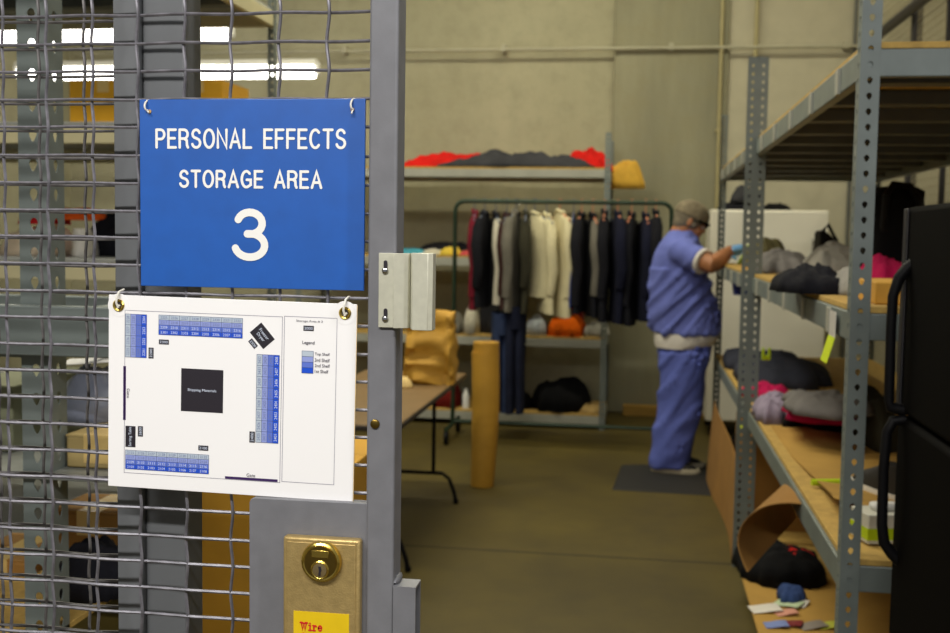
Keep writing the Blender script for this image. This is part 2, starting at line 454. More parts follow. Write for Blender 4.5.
wpart(MB().lathe([(rc*.36, -.008), (rc*.34, -.0098), (rc*.1, -.010)], 24, M=Mp).build('key_plug', mat('plug_nickel', (198, 176, 132), .25, .9, .05, 40)), case)
kw = MB().prism([(-rc*.05, -rc*.26), (rc*.06, -rc*.26), (rc*.06, -rc*.05), (rc*.11, 0), (rc*.06, rc*.2), (-rc*.05, rc*.2), (-rc*.02, .0)], -.0108, -.0099, M=Mp)
wpart(kw.build('keyway', BLACK, smooth=False), case)
bd = MB()
bd.prism([(-rc*.42, rc*.26), (rc*.42, rc*.26), (rc*.42, rc*.62), (-rc*.42, rc*.62)], -.0089, -.0078, M=M)
wpart(bd.build('maker_badge', BRASSP, bevel=.0006), case)
sx0 = P(293.5, 615, LY-.002).x; sx1 = P(349, 615, LY-.002).x; sz1 = P(320, 612.5, LY-.002).z
sy_ = LY-.0018
stk = MB().box((sx0, sy_, sz1-.085), (sx1, LY-.0013, sz1)).build('sticker', YEL); wpart(stk, case)
# strike box at the lower right of the post
a = P(393, 586, GY-.018); b = P(415.5, 588, GY-.018)
kz = P(404, 587, GY-.018).z
mb = MB(); kx0, kx1 = post_x1, b.x; ky0, ky1 = GY-.018, GY+.012; kz0 = kz-.20; t = .003
mb.box((kx0, ky0, kz0), (kx1, ky0+t, kz)); mb.box((kx0, ky1-t, kz0), (kx1, ky1, kz)); mb.box((kx0, ky0+t, kz-t), (kx1, ky1-t, kz)); mb.box((kx0, ky0+t, kz0), (kx1, ky1-t, kz0+t))
mb.box((kx0, ky0+t, kz0+t), (kx0+t, ky1-t, kz-t))
wpart(mb.build('strike_box', G_GATE), gate)
# weld bead where the box meets the post
wpart(MB().ball((post_x1+.001, GY+.002, kz+.003), (.004, .018, .005), 10, 6).build('weld_bead', G_GATE), gate)
# magnetic contact: slotted aluminium bracket plus second housing
CYF = GY-.018
def cx_(px): return P(px, 290, CYF-.004).x
cz1, cz0 = P(386, 253, CYF-.004).z, P(386, 327.5, CYF-.004).z
pl = MB().prism([(cx_(378.5), cz0), (cx_(396), cz0), (cx_(396), cz1), (cx_(378.5), cz1)], CYF-.004, CYF)
# raised, slanted bar
x0, x1, x2 = cx_(394), cx_(398), cx_(408.5)
V = []
for z in (cz0, cz1): V += [(x0, CYF-.0039, z), (x0+.0012, CYF-.0125, z), (x2, CYF-.0062, z), (x2+.001, CYF-.004, z), (x2+.001, CYF+.004, z), (x0, CYF-.0005, z)]
pl.add(V, [(0,1,2,3,4,5), (11,10,9,8,7,6)]+[(i, i+6, (i+1) % 6+6, (i+1) % 6) for i in range(6)])
br = pl.build('contact_bracket', ALU, bevel=.0004); wpart(br, gate)
for py in (267, 315):
    q = P(385.5, py, CYF-.0045)
    s = .0021
    slot = [(math.cos(t_)*s, math.sin(t_)*s+.0052) for t_ in [PI*i/6 for i in range(7)]] + [(math.cos(t_)*s, math.sin(t_)*s-.0052) for t_ in [PI+PI*i/6 for i in range(7)]]
    wpart(MB().prism(slot, -.0004, .0002, M=Matrix.Translation(q)).build('slot', BLACK, smooth=False), br)
    q2 = q+Vector((-.0004, 0, -.0042))
    mb = MB().lathe([(.0036, 0), (.0036, -.001), (.0026, -.002), (.0008, -.0023)], 16, M=Matrix.Translation(q2))
    wpart(mb.build('screw', CHROME), br)
x0, x1, x2, x3 = cx_(410), cx_(413.5), cx_(429.5), cx_(434)
mb = MB(); V = []
prof = [(x0, CYF-.001), (x1-.0006, CYF-.001), (x1, CYF-.012), (x2, CYF-.0145), (x3, CYF-.011), (x3, CYF+.006), (x0, CYF+.006)]
n = len(prof)
for z in (cz0-.0015, cz1+.0005): V += [(x, y, z) for x, y in prof]
mb.add(V, [tuple(range(n)), tuple(range(2*n-1, n-1, -1))]+[(i, i+n, (i+1) % n+n, (i+1) % n) for i in range(n)])
wpart(mb.build('contact_magnet', ALU, bevel=.0006), gate)

# ---- fixed wire panel with its post, just behind the gate
FY = 1.243
panel = thing('wire_partition', 'fixed wire mesh partition panel behind the gate at the far left', 'partition', (P(130, 600, FY).x, FY, 0))
fx1 = P(117, 300, FY).x; fA = P(84, 52, FY).x; fpx = fA-P(38.5, 52, FY).x
frz = P(60, 49.5, FY).z; fpz = (P(60, 22, FY).z-P(60, 104, FY).z)/3
fx0 = fA-9*fpx; frow = crimped_row(0, fx1-fx0+.01, fpx).mesh('wire', G_WIRE2); fz0 = .08; fz1 = frz+16*fpz
fcol = crimped_col(0, fz1-fz0, fpz).mesh('wire', G_WIRE2)
for k in range(-46, 17):
    z = frz+k*fpz
    if z < .09: continue
    o = link('wire', frow); o.location = (fx0, FY, z); wpart(o, panel)
for k in range(0, 10):
    o = link('wire', fcol); o.location = (fx0+k*fpx, FY, fz0); wpart(o, panel)
ax0, ax1 = fx1, P(140.5, 300, FY).x
mb = MB().box((ax0, FY-.004, .02), (ax1, FY, fz1+.03)); mb.box((ax1-.004, FY, .02), (ax1, FY+.03, fz1+.03))
wpart(mb.build('frame_angle', G_POST, bevel=.0008), panel)
pY = FY+.008
px0, px1 = ax1+.0005, P(186, 300, pY).x
wpart(MB().box((px0, pY, 0), (px1, pY+.050, fz1+.06)).build('post', G_POST, bevel=.003), panel)
mb = MB().box((fx0-.03, FY-.004, .02), (fx0, FY, fz1+.03))
wpart(mb.build('frame_angle', G_POST, bevel=.0008), panel)

# ================================================================== BLUE SIGN
SY = GY-.006
def sp(px, py, dy=0): p = P(px, py, SY+dy); return p.x, p.z
x0 = sp(140, 190)[0]; x1 = sp(364.7, 190)[0]; z1 = (sp(139, 99.5)[1]+sp(366, 98.5)[1])/2; z0 = (sp(142, 286.8)[1]+sp(364, 290)[1])/2
sign = thing('wall_sign', 'blue plastic sign reading PERSONAL EFFECTS STORAGE AREA 3 in white letters', 'sign', ((x0+x1)/2, SY, z0))
wpart(MB().box((x0, SY, z0), (x1, SY+.0032, z1)).build('sign_panel', SIGNB, bevel=.0007), sign)
def arc(cx, cy, rx, ry, a0, a1, n=12): return [(cx+rx*math.cos(math.radians(a0+(a1-a0)*i/n)), cy+ry*math.sin(math.radians(a0+(a1-a0)*i/n))) for i in range(n+1)]
STROKE = {
 'P': (.52, [[(0, 0), (0, 1)], [(0, 1)]+arc(.28, .735, .24, .265, 90, -90)+[(0, .47)]]),
 'E': (.48, [[(.48, 1), (0, 1), (0, 0), (.48, 0)], [(0, .52), (.42, .52)]]),
 'F': (.46, [[(.46, 1), (0, 1), (0, 0)], [(0, .52), (.40, .52)]]),
 'R': (.55, [[(0, 0), (0, 1)], [(0, 1)]+arc(.29, .75, .24, .25, 90, -90)+[(0, .50)], [(.30, .50), (.47, .40), (.49, .12), (.55, 0)]]),
 'S': (.54, [arc(.27, .745, .235, .255, 20, 180, 10)+[(.06, .65), (.14, .565), (.30, .515), (.45, .44), (.52, .33), (.53, .26)]+arc(.27, .255, .26, .255, 0, -165, 12)]),
 'O': (.62, [arc(.31, .5, .31, .5, 90, 450, 28)]),
 'N': (.56, [[(0, 0), (0, 1), (.56, 0), (.56, 1)]]),
 'A': (.60, [[(0, 0), (.30, 1), (.60, 0)], [(.10, .32), (.50, .32)]]),
 'L': (.46, [[(0, 1), (0, 0), (.46, 0)]]),
 'C': (.58, [arc(.31, .5, .31, .5, 45, 315, 22)]),
 'T': (.54, [[(0, 1), (.54, 1)], [(.27, 1), (.27, 0)]]),
 'G': (.62, [arc(.31, .5, .31, .5, 45, 300, 22)+[(.60, .14), (.60, .46), (.34, .46)]]),
 '3': (.60, [arc(.29, .755, .25, .245, 160, -75, 14)+[(.24, .52)], [(.24, .52)]+arc(.29, .265, .30, .265, 75, -165, 18)]),
 'W': (.90, [[(.08, 1), (.28, 0), (.45, .85), (.62, 0), (.82, 1)], [(-.06, 1), (.24, 1)], [(.34, .9), (.52, .9)], [(.68, 1), (.96, 1)]]),
 'i': (.30, [[(.02, .66), (.17, .66), (.17, 0)], [(.0, 0), (.34, 0)], [(.15, .95), (.17, .95)]]),
 'r': (.48, [[(.0, .66), (.14, .66), (.14, 0)], [(0, 0), (.32, 0)], [(.14, .45), (.25, .62), (.40, .66), (.48, .56)]]),
 'e': (.50, [[(.04, .36), (.48, .36)]+arc(.27, .34, .22, .34, 15, 320, 16)]),
 'c': (.76, [arc(.38, .5, .37, .5, 30, 325, 22), [(.71, 1), (.71, .68)]]),
 'a': (.52, [arc(.22, .45, .19, .21, 150, 0, 8)+[(.41, 0), (.54, 0)], arc(.22, .18, .2, .19, 60, 400, 14)]),
 'f': (.40, [arc(.32, .85, .16, .15, 60, 180, 8)+[(.16, 0)], [(0, .66), (.36, .66)], [(0, 0), (.34, 0)]]),
 't': (.40, [[(.16, .92), (.16, .12), (.24, 0), (.40, .06)], [(0, .66), (.36, .66)]]),
 's': (.44, [arc(.22, .5, .18, .16, 30, 200, 8)+[(.22, .34)]+arc(.22, .17, .2, .17, 60, -150, 10)]),
 ' ': (.34, [])}
def stroke_text(mb, body, x0, x1, z0, z1, y, t, gap=.27, mi=0):
    H = z1-z0; W0 = sum(STROKE[c][0] for c in body)+gap*(len(body)-1)
    hs = H-t; k = (x1-x0-t)/W0; pen = x0+t/2; n_ = 10
    for c in body:
        wd, paths = STROKE[c]
        for path in paths:
            pp = [(pen+a*k, z0+t/2+b*hs) for a, b in path]
            pp = [p_ for i_, p_ in enumerate(pp) if i_ == 0 or (Vector(p_)-Vector(pp[i_-1])).length > t*.02]
            lay = y-.00012*paths.index(path); L_ = []; Rr = []; m = len(pp)
            closed = (Vector(pp[0])-Vector(pp[-1])).length < 1e-6
            def nrm(a_, b_):
                d = Vector(b_)-Vector(a_); d.normalize(); return Vector((-d.y, d.x))
            for q in range(m):
                n0 = nrm(pp[q-1], pp[q]) if q > 0 else (nrm(pp[-2], pp[-1]) if closed else None)
                n1 = nrm(pp[q], pp[q+1]) if q < m-1 else (nrm(pp[0], pp[1]) if closed else None)
                if n0 is None: mt = n1
                elif n1 is None: mt = n0
                else:
                    mt = (n0+n1); mt = mt/max(mt.length, 1e-6); mt = mt/max(.45, mt.dot(n1))
                c0 = Vector(pp[q]); L_.append(c0+mt*t/2); Rr.append(c0-mt*t/2)
            V = [(a_.x, lay, a_.y) for a_ in L_]+[(a_.x, lay, a_.y) for a_ in Rr]
            mb.add(V, [(q, q+m, q+m+1, q+1) for q in range(m-1)], mi)
            if not closed:
                for e0, e1 in ((pp[0], pp[1]), (pp[-1], pp[-2])):
                    n0 = nrm(e0, e1); d = Vector((-n0.y, n0.x))     # d points away from the stroke
                    fan = [(e0[0]+(n0.x*math.cos(u)+d.x*math.sin(u))*t/2, lay, e0[1]+(n0.y*math.cos(u)+d.y*math.sin(u))*t/2) for u in [PI*w_/8 for w_ in range(9)]]
                    mb.add(fan, [tuple(range(9))], mi)
        pen += (wd+gap)*k
def sign_text(body, xa, xb, ya, yb, bold, space=1.0):
    t = MB(); py = (ya+yb)/2
    X0 = sp(xa, py)[0]; X1 = sp(xb, py)[0]; pxm = (xa+xb)/2
    stroke_text(t, body, X0, X1, sp(pxm, yb)[1], sp(pxm, ya)[1], SY-.0005, bold)
    wpart(t.build('lettering', SIGNW, smooth=False), sign)
sign_text('PERSONAL EFFECTS', 155.5, 346.5, 128.5, 149, .0030)
sign_text('STORAGE AREA', 179, 322.5, 170, 188.5, .0030)
sign_text('3', 232, 269, 208.5, 261, .0086)
lt = MB()
def zline(y): return P(310, y, sy_).z
stroke_text(lt, 'Wire', P(300, 620, sy_).x, P(322.5, 620, sy_).x, zline(631), zline(622), sy_-.0003, .0018)
stroke_text(lt, 'crafters', P(300, 620, sy_).x, P(342, 620, sy_).x, zline(642.5), zline(633), sy_-.0003, .0018)
wpart(lt.build('lettering', RED, smooth=False), case)
def zip_tie(px, py, parent, yf, tail, dx=-.002):
    q = P(px, py, yf)
    pts = []
    for i in range(13):
        t_ = PI*(.0+1.0*i/12)
        pts.append((q.x+dx*math.sin(t_), q.y-.002+(-.0045*math.sin(t_) if i < 12 else 0)+.010*(1-math.cos(t_))*.25, q.z-.005+.012*(1-math.cos(t_))/2))
    mb = MB().tube(pts, .0011, 6); mb.tube([pts[0], (q.x+tail[0], q.y-.005, q.z+tail[1])], .0009, 6)
    o = mb.build('zip_tie', ZIP); wpart(o, parent); return o
zip_tie(148, 106, sign, SY, (.003, -.008))
zip_tie(353.5, 105, sign, SY, (-.001, -.010))
mb = MB()
for px, py in ((149.5, 111.5), (352.5, 109.5)):
    q = P(px, py, SY-.0006); mb2 = MB().lathe([(.0022, .0004), (.0021, -.0004)], 14, M=Matrix.Translation(q)); wpart(mb2.build('fixing_hole', mat('hole_tan', (190, 150, 90), .6, 0, 0)), sign)

# ================================================================== SITE MAP BOARD
MY = GY-.009
TL = P(108.8, 294.5, MY); TR = P(356, 306.3, MY); BL = P(108.3, 487.6, MY); BR = P(353.8, 502.3, MY)
ang = math.atan2(((TR-TL)+(BR-BL)).z, ((TR-TL)+(BR-BL)).x)
W_ = ((TR-TL).length+(BR-BL).length)/2; H_ = ((TL-BL).length+(TR-BR).length)/2
board = thing('site_map_board', 'white laminated storage area map hung below the blue sign', 'board', TL)
board.rotation_euler = (0, -ang, 0)
MI = (Matrix.Translation(TL) @ Euler((0, -ang, 0)).to_matrix().to_4x4()).inverted()
# pixel -> board coordinates (u right, v up), through the four corners of the sheet
def bl(px, py):
    q = MI @ P(px, py, MY); return q.x, q.z
def z4(zx, zy): return bl(100+zx/2.815, 280+zy/2.815)     # from the 2.815x study crop
th = .0022
MB().box((0, 0, -H_), (W_, th, 0)).build('sheet', PAPER, board, bevel=.0004)
EDGE = mat('sheet_edge_yellow', (246, 220, 170), .5, 0, 0)
MB().box((W_, .0002, -H_+.001), (W_+.0006, th-.0002, -.001)).build('sheet_edge', EDGE, board)
yp = -.00025; yq = -.0004; yt = -.00055
def rect(mb, u0, u1, v0, v1, y=yp, mi=0): mb.add([(u0, y, v0), (u1, y, v0), (u1, y, v1), (u0, y, v1)], [(0, 1, 2, 3)], mi)
def frame(mb, u0, u1, v0, v1, t=.0006, y=yp, mi=0):
    rect(mb, u0, u1, v1-t, v1, y, mi); rect(mb, u0, u1, v0, v0+t, y, mi); rect(mb, u0, u0+t, v0, v1, y, mi); rect(mb, u1-t, u1, v0, v1, y, mi)
lines = MB()
u0, v1 = z4(70, 90); u1, v0 = z4(507, 568); v0 = (z4(68, 545)[1]+z4(505, 568)[1])/2; v1 = (z4(75, 87)[1]+z4(508, 100)[1])/2
frame(lines, u0, u1, v0, v1)
a0, b1 = z4(519, 102); a1, b0 = z4(659, 577)
frame(lines, a0, a1, (z4(517, 568)[1]+z4(657, 577)[1])/2, (z4(519, 101)[1]+z4(662, 107)[1])/2)
lines.build('printed_outline', LINE, board, smooth=False)
def table(c00, c11, nu, nv, vertical, first, rot=0):
    """coloured shelf table; shades run top shelf .. 1st shelf"""
    u0, v1 = c00; u1, v0 = c11
    mb = MB(); t = MB()
    cu, cv = (u1-u0)/nu, (v1-v0)/nv
    for i in range(nu):
        for j in range(nv):
            k = i if vertical else j
            rect(mb, u0+i*cu, u0+(i+1)*cu, v1-(j+1)*cv, v1-j*cv, yp, min(3, k))
            num = first + ((3-k)*8 + ((nv-1-j) if vertical else i))
            uc, vc = u0+(i+.5)*cu, v1-(j+.5)*cv
            if vertical: fit_text(t, str(num), uc-cv*.33, uc+cv*.33, vc-cu*.26, vc+cu*.26, yt, 0 if k == 3 else 1, .0, PI/2)
            else: fit_text(t, str(num), uc-cu*.33, uc+cu*.33, vc-cv*.26, vc+cv*.26, yt, 0 if k >= 2 else 1)
    g = .0004
    for i in range(nu+1): rect(mb, u0+i*cu-g/2, u0+i*cu+g/2, v0, v1, yq, 4)
    for j in range(nv+1): rect(mb, u0, u1, v1-j*cv-g/2, v1-j*cv+g/2, yq, 4)
    o = mb.build('printed_table', [T0, T1, T2, T3, GRIDL], board, smooth=False)
    t.build('printed_numbers', [PALE, FAINT], o, smooth=False)
table(z4(72, 95), z4(131, 219), 4, 4, True, 2201)
table(z4(166, 98), z4(401, 164), 8, 4, False, 2301)
table(z4(442, 209), z4(501.5, 460), 4, 8, True, 2401)
table(z4(72, 478), z4(306, 546), 8, 4, False, 2101)
lg = MB(); u0, v1 = z4(569, 199); u1, v0 = z4(600, 263)
for k in range(4): rect(lg, u0, u1, v1-(k+1)*(v1-v0)/4, v1-k*(v1-v0)/4, yp, k)
for k in range(5): rect(lg, u0, u1, v1-k*(v1-v0)/4-.0002, v1-k*(v1-v0)/4+.0002, yq, 4)
rect(lg, u0-.0002, u0+.0002, v0, v1, yq, 4); rect(lg, u1-.0002, u1+.0002, v0, v1, yq, 4)
lg.build('printed_legend', [T0, T1, T2, T3, GRIDL], board, smooth=False)
def dark(c00, c11, body, rot=0, turn=0, hf=.5, wf=.8):
    u0, v1 = c00; u1, v0 = c11; mb = MB()
    cu, cv = (u0+u1)/2, (v0+v1)/2; w2, h2 = (u1-u0)/2, (v1-v0)/2
    ct, st = math.cos(turn), math.sin(turn)
    mb.add([(cu+a*ct-b*st, yp, cv+a*st+b*ct) for a, b in ((-w2, -h2), (w2, -h2), (w2, h2), (-w2, h2))], [(0, 1, 2, 3)], 0)
    L_, S_ = (w2, h2) if rot == 0 else (h2, w2)
    if body: fit_text(mb, body, cu-L_*wf, cu+L_*wf, cv-S_*hf, cv+S_*hf, yt, 1, .0, rot+turn)
    mb.build('printed_block', [BLACK, PALE], board, smooth=False)
dark(z4(229, 248), z4(346, 375), 'Shipping Materials', 0, 0, .08, .68)
dark(z4(166, 167), z4(194, 182), '2300')
dark(z4(137, 190), z4(151, 221), '2200', PI/2)
dark(z4(277, 465), z4(305, 481), '2100')
dark(z4(421, 426), z4(436, 458), '2400', PI/2)
dark(z4(72, 410), z4(100, 471), 'Sorting Table', PI/2, 0, .35, .92)
dark(z4(107, 411), z4(121, 441), '2600', PI/2)
dark(z4(573, 128), z4(602, 144), '2000')
# the turned square at the top right
cu, cv = z4(457, 157); r1, r2 = .0098, .0080
dark((cu-r1*1.25, cv+r2*1.12), (cu+r1*1.25, cv-r2*1.12), 'Freezer\nDryer', 0, -PI*.27, .55, .62)
cu, cv = z4(431, 179)
dark((cu-.0056, cv+.0029), (cu+.0056, cv-.0029), '2500', 0, -PI*.27)
PURP = mat('print_purple', (52, 20, 84), .6, 0, 0)
bars = MB(); u0, v1 = z4(66, 242); u1, v0 = z4(72.5, 394); rect(bars, u0, u1, v0, v1)
bars.build('printed_gate_bar', PURP, board, smooth=False); bars = MB()
u0, v1 = z4(352, 552); u1, v0 = z4(500, 569)
p0, p1 = z4(352, 552), z4(500, 561.5); p2, p3 = z4(500, 568.5), z4(352, 559)
bars.add([(p3[0], yp, p3[1]), (p2[0], yp, p2[1]), (p1[0], yp, p1[1]), (p0[0], yp, p0[1])], [(0, 1, 2, 3)])
bars.build('printed_gate_bar', PURP, board, smooth=False)
tx = MB()
def ptext(body, zx0, zx1, zy0, zy1, bold=.006, rot=0):
    u0, v1 = z4(zx0, zy0); u1, v0 = z4(zx1, zy1)
    if rot:
        cu, cv = (u0+u1)/2, (v0+v1)/2; L_, S_ = (v1-v0)/2, (u1-u0)/2
        fit_text(tx, body, cu-L_, cu+L_, cv-S_, cv+S_, yt, 0, bold, rot)
    else: fit_text(tx, body, u0, u1, v0, v1, yt, 0, bold)
ptext('Storage Area # 3', 553, 627, 111, 122, .0)
ptext('Legend', 570, 604, 171, 184, .01)
ptext('Top Shelf', 605, 647, 204, 216); ptext('3rd Shelf', 605, 647, 220, 232); ptext('2nd Shelf', 605, 647, 236, 247); ptext('1st Shelf', 605, 643, 252, 263)
ptext('Gate', 413, 437, 544, 555, .0)
ptext('Gate', 76, 84, 305, 332, .0, -PI/2)
tx.build('printed_text', mat('print_grey', (70, 64, 80), .6, 0, 0), board, smooth=False)
# grommets, clear hole patches and ties
for zx, zy in ((53, 71), (690, 93)):
    u, v = z4(zx, zy); rg = .0071
    g = MB().lathe([(rg, 0), (rg*1.0, -.0012), (rg*.85, -.0024), (rg*.62, -.0018), (rg*.52, -.0003)], 28, M=Matrix.Translation((u, 0, v)))
    go = g.build('grommet', BRASSP, board)
    MB().lathe([(rg*.55, -.0002), (rg*.5, -.0007)], 20, M=Matrix.Translation((u, 0, v))).build('grommet_hole', mat('hole_dark', (70, 66, 64), .6, 0, 0), go)
    MB().lathe([(rg*1.9, .0002), (rg*1.88, -.0002), (rg*1.78, -.0002)], 32, M=Matrix.Translation((u, 0, v))).build('hole_patch', PAPER, board)
    pts = [(u+.001, -.003, v-.003), (u-.0005, -.0055, v+.003), (u, -.0058, v+.009), (u+.001, -.002, v+.0155), (u+.002, .008, v+.018)]
    MB().tube(pts, .0013, 8).build('zip_tie', ZIP, board)
    MB().tube([(u+.0005, -.0045, v-.003), (u+.003, -.0052, v+.0005)], .0012, 8).build('zip_tie_tail', ZIP, board)

# ================================================================== RACKS
def perforated(mb, w, h, pitch, hole, M, z0=.02, mi=0, th=.002):
    """flange of width w in the XZ plane with one hole per pitch"""
    n = len(hole); k = 0; z = 0
    cells = int((h-z0)/pitch)
    def add(zb, zt, hz):
        rc_ = [(0, zb), (w, zb), (w, zt), (0, zt)]
        # rectangle boundary sampled to n points by angle around the hole centre
        B = []
        cx, cz = w/2, hz
        for (hx, hzz) in hole:
            a_ = math.atan2(hzz, hx); c_, s_ = math.cos(a_), math.sin(a_)
            tx_ = (w/2)/abs(c_) if abs(c_) > 1e-9 else 1e9
            tz_ = ((zt-cz) if s_ > 0 else (cz-zb))/abs(s_) if abs(s_) > 1e-9 else 1e9
            t_ = min(tx_, tz_); B.append((cx+c_*t_, cz+s_*t_))
        Hh = [(cx+hx, cz+hzz) for hx, hzz in hole]
        V = [(x, 0, zz) for x, zz in B]+[(x, 0, zz) for x, zz in Hh]+[(x, th, zz) for x, zz in B]+[(x, th, zz) for x, zz in Hh]
        Fc = []
        for i in range(n):
            j = (i+1) % n
            Fc += [(i, j, n+j, n+i), (2*n+j, 2*n+i, 3*n+i, 3*n+j), (n+i, n+j, 3*n+j, 3*n+i)]
        # corner fillers
        mb.add(V, Fc, mi, M)
        for (qx, qz) in rc_:
            for i in range(n):
                j = (i+1) % n
                (ax, az), (bx, bz) = B[i], B[j]
                if abs(ax-bx) > 1e-7 and abs(az-bz) > 1e-7:
                    if (abs(ax-qx) < 1e-7 and abs(bz-qz) < 1e-7) or (abs(bx-qx) < 1e-7 and abs(az-qz) < 1e-7):
                        mb.add([(ax, 0, az), (qx, 0, qz), (bx, 0, bz), (ax, th, az), (qx, th, qz), (bx, th, bz)], [(0, 1, 2), (5, 4, 3)], mi, M)
    mb.box((0, 0, 0), (w, th, z0), mi, M)
    for k in range(cells):
        zb = z0+k*pitch; add(zb, zb+pitch, zb+pitch*.5)
    zt = z0+cells*pitch
    if h-zt > 1e-4: mb.box((0, 0, zt), (w, th, h), mi, M)
def tear(rw, up, dn, n=12):
    out = []
    for i in range(n):
        a_ = 2*PI*i/n; c_, s_ = math.cos(a_), math.sin(a_)
        if s_ >= 0: out.append((rw*c_, up*s_))
        else: out.append((rw*c_*(1+.45*s_), dn*s_))
    return out
_up = {}
def upright_mesh(h, w, pitch, hole, sx, sy, double=False):
    key = (h, w, pitch, sx, sy, double)
    if key in _up: return _up[key]
    mb = MB()
    S = Matrix.Diagonal((sx, sy, 1, 1))
    perforated(mb, w, h, pitch, hole, S)
    perforated(mb, w, h, pitch, hole, S @ Matrix.Translation((0, w, 0)) @ Matrix.Rotation(-PI/2, 4, 'Z'))
    if double:
        perforated(mb, w, h, pitch, hole, S @ Matrix.Translation((-w, 0, 0)))
    _up[key] = mb.mesh('upright', RACK, False); return _up[key]
def rack(label, xs, ys, h, levels, w=.045, pitch=.036, hole=None, beam_h=.068, board=PBOARD, middle_double=False, crossbars=None, bare=(), top_board=True, mat_b=None):
    hole = hole or tear(.0065, .008, .009)
    mb_ = mat_b or RACK
    root = thing('storage_rack', label, 'rack', (xs[0], ys[0], 0))
    X0, X1, Y0, Y1 = xs[0], xs[-1], ys[0], ys[-1]
    for ix, x in enumerate(xs):
        for iy, y in enumerate(ys):
            sx = 1 if ix < len(xs)-1 else -1
            sy = 1 if iy < len(ys)-1 else -1
            if ix not in (0, len(xs)-1) : sx = 1
            dbl = middle_double and iy not in (0, len(ys)-1) and ix == 0
            o = link('upright', upright_mesh(h, w, pitch, hole, sx, sy, dbl)); o.location = (x, y, 0); wpart(o, root)
    t = .028
    for z in levels:
        zt = z-.016
        for i in range(len(ys)-1):
            for x, s in ((X0, 1), (X1, -1)):
                xa, xb = sorted((x+s*.003, x+s*(.003+t)))
                wpart(MB().box((xa, ys[i]+.004, zt-beam_h), (xb, ys[i+1]-.002, zt)).build('beam', mb_, bevel=.003), root)
        for i in range(len(xs)-1):
            for y, s in ((Y0, 1), (Y1, -1)):
                ya, yb = sorted((y+s*.004, y+s*(.004+t)))
                if (Y1-Y0) > (X1-X0): xa, xb = xs[i]+.032, xs[i+1]-.032
                else: xa, xb = xs[i]+.032, xs[i+1]-.032
                wpart(MB().box((xa, ya, zt-beam_h*.95), (xb, yb, zt)).build('end_beam' if (Y1-Y0) > (X1-X0) else 'beam', mb_, bevel=.003), root)
        if z not in bare:
            for i in range(len(ys)-1):
                for j in range(len(xs)-1):
                    wpart(MB().box((xs[j]+.012, ys[i]+.006, zt+.0005), (xs[j+1]-.012, ys[i+1]-.006, z)).build('shelf_board', board, bevel=.002), root)
        if crossbars and z in crossbars:
            k = 0; y = Y0+.30
            while y < Y1-.15:
                wpart(MB().box((X0+.034, y-.035, zt-.045), (X1-.034, y+.035, zt-.002)).build('crossbar', RACKD, bevel=.004), root)
                wpart(MB().box((X0-.004, y-.022, zt-beam_h*1.02), (X0+.004, y+.022, zt-.004)).build('crossbar_tab', mat('tab_pale', (168, 168, 156), .5, .1, .06), bevel=.001), root)
                y += .46
    return root
LV = (.12, .738, 1.346, 1.963)
LVB = (.12, .72, 1.34, 2.035)
RX0, RX1 = .492, 1.50
RYS = (2.70, 5.08, 7.42)
rackR = rack('long grey boltless steel rack along the right side of the aisle', (RX0, RX1), RYS, 2.31, LV, middle_double=True, crossbars=(1.963, 1.346))
BX1 = P(609, 250, 8.6).x
rackB = rack('grey steel rack against the back wall behind the hanging clothes', (BX1-2.5, BX1), (8.55, 9.3), 2.30, LVB, mat_b=mat('rack_pale_grey', (166, 166, 154), .5, .1, .08))
# near left rack, parallel to the partition
AX = P(49.5, 300, 1.76).x
ZA = P(60, 476, 1.76).z
zbeam = P(60, 305, 1.76).z
AY0, AY1 = 1.76, 2.28
HOLE_A = tear(.0075, .0095, .013, 14)
rackA = rack('grey rack with large keyhole uprights close behind the wire mesh on the left', (AX-1.25, AX), (AY0, AY1), 2.45, (zbeam, ), w=.054, pitch=.0505, hole=HOLE_A, beam_h=.082, bare=(zbeam,))
for z in (ZA+.006, .79, .2):
    wpart(MB().box((AX-1.24, AY0-.012, z-.011), (AX+(.12 if z > 1 else 0), AY1-.02, z)).build('shelf_board', mat('shelf_steel', (120, 122, 116), .5, .2, .08) if z > 1 else PBOARD, bevel=.001), rackA)
wpart(MB().box((AX-1.25, AY0-.030, zbeam-.086), (AX+.20, AY0-.004, zbeam)).build('back_beam', RACK, bevel=.003), rackA)
# far left rack with the upright seen above the blue sign
CXR = P(277, 60, 5.0).x
ZC = P(250, 30, 5.0).z
rackC = rack('tall grey rack under the strip lights seen through the mesh', (CXR-2.3, CXR), (3.85, 5.0), 3.0, (.30, .80, P(90, 259, 3.87).z, P(90, 122, 3.87).z, ZC+.09), crossbars=(ZC+.09,), board=mat('deck_grey', (150, 152, 148), .6, .1, .08), mat_b=mat('cream_beam', (196, 188, 150), .6, 0, .05))

# ================================================================== STRIP LIGHTS (seen through the mesh)
def strip(px_end, py, Y, label):
    e = P(px_end, py, Y)
    root = thing('strip_light', label, 'light', (e.x, Y, e.z), group='hanging strip lights')
    x1 = e.x; x0 = x1-2.4
    wpart(MB().tube([(x1-.02, Y, e.z), (x0+.02, Y, e.z)], .046, 12).build('tube', FLUO), root)
    HOUS = mat('fixture_white', (214, 212, 204), .5, 0, .03)
    wpart(MB().prism([(-.05, .034), (.05, .034), (.035, .075), (-.035, .075)], 0, 2.4, M=Matrix.Translation((x0, Y, e.z+.016)) @ Matrix.Rotation(-PI/2, 4, 'Z')).build('housing', HOUS), root)
    for x in (x0+.3, x1-.3):
        wpart(MB().tube([(x, Y, e.z+.07), (x, Y, 5.19)], .003, 6).build('hanger_rod', HOUS), root)
    for x in (x0, x1):
        wpart(MB().box((x-.02, Y-.02, e.z-.02), (x+.02, Y+.02, e.z+.07)).build('end_cap', HOUS, bevel=.004), root)
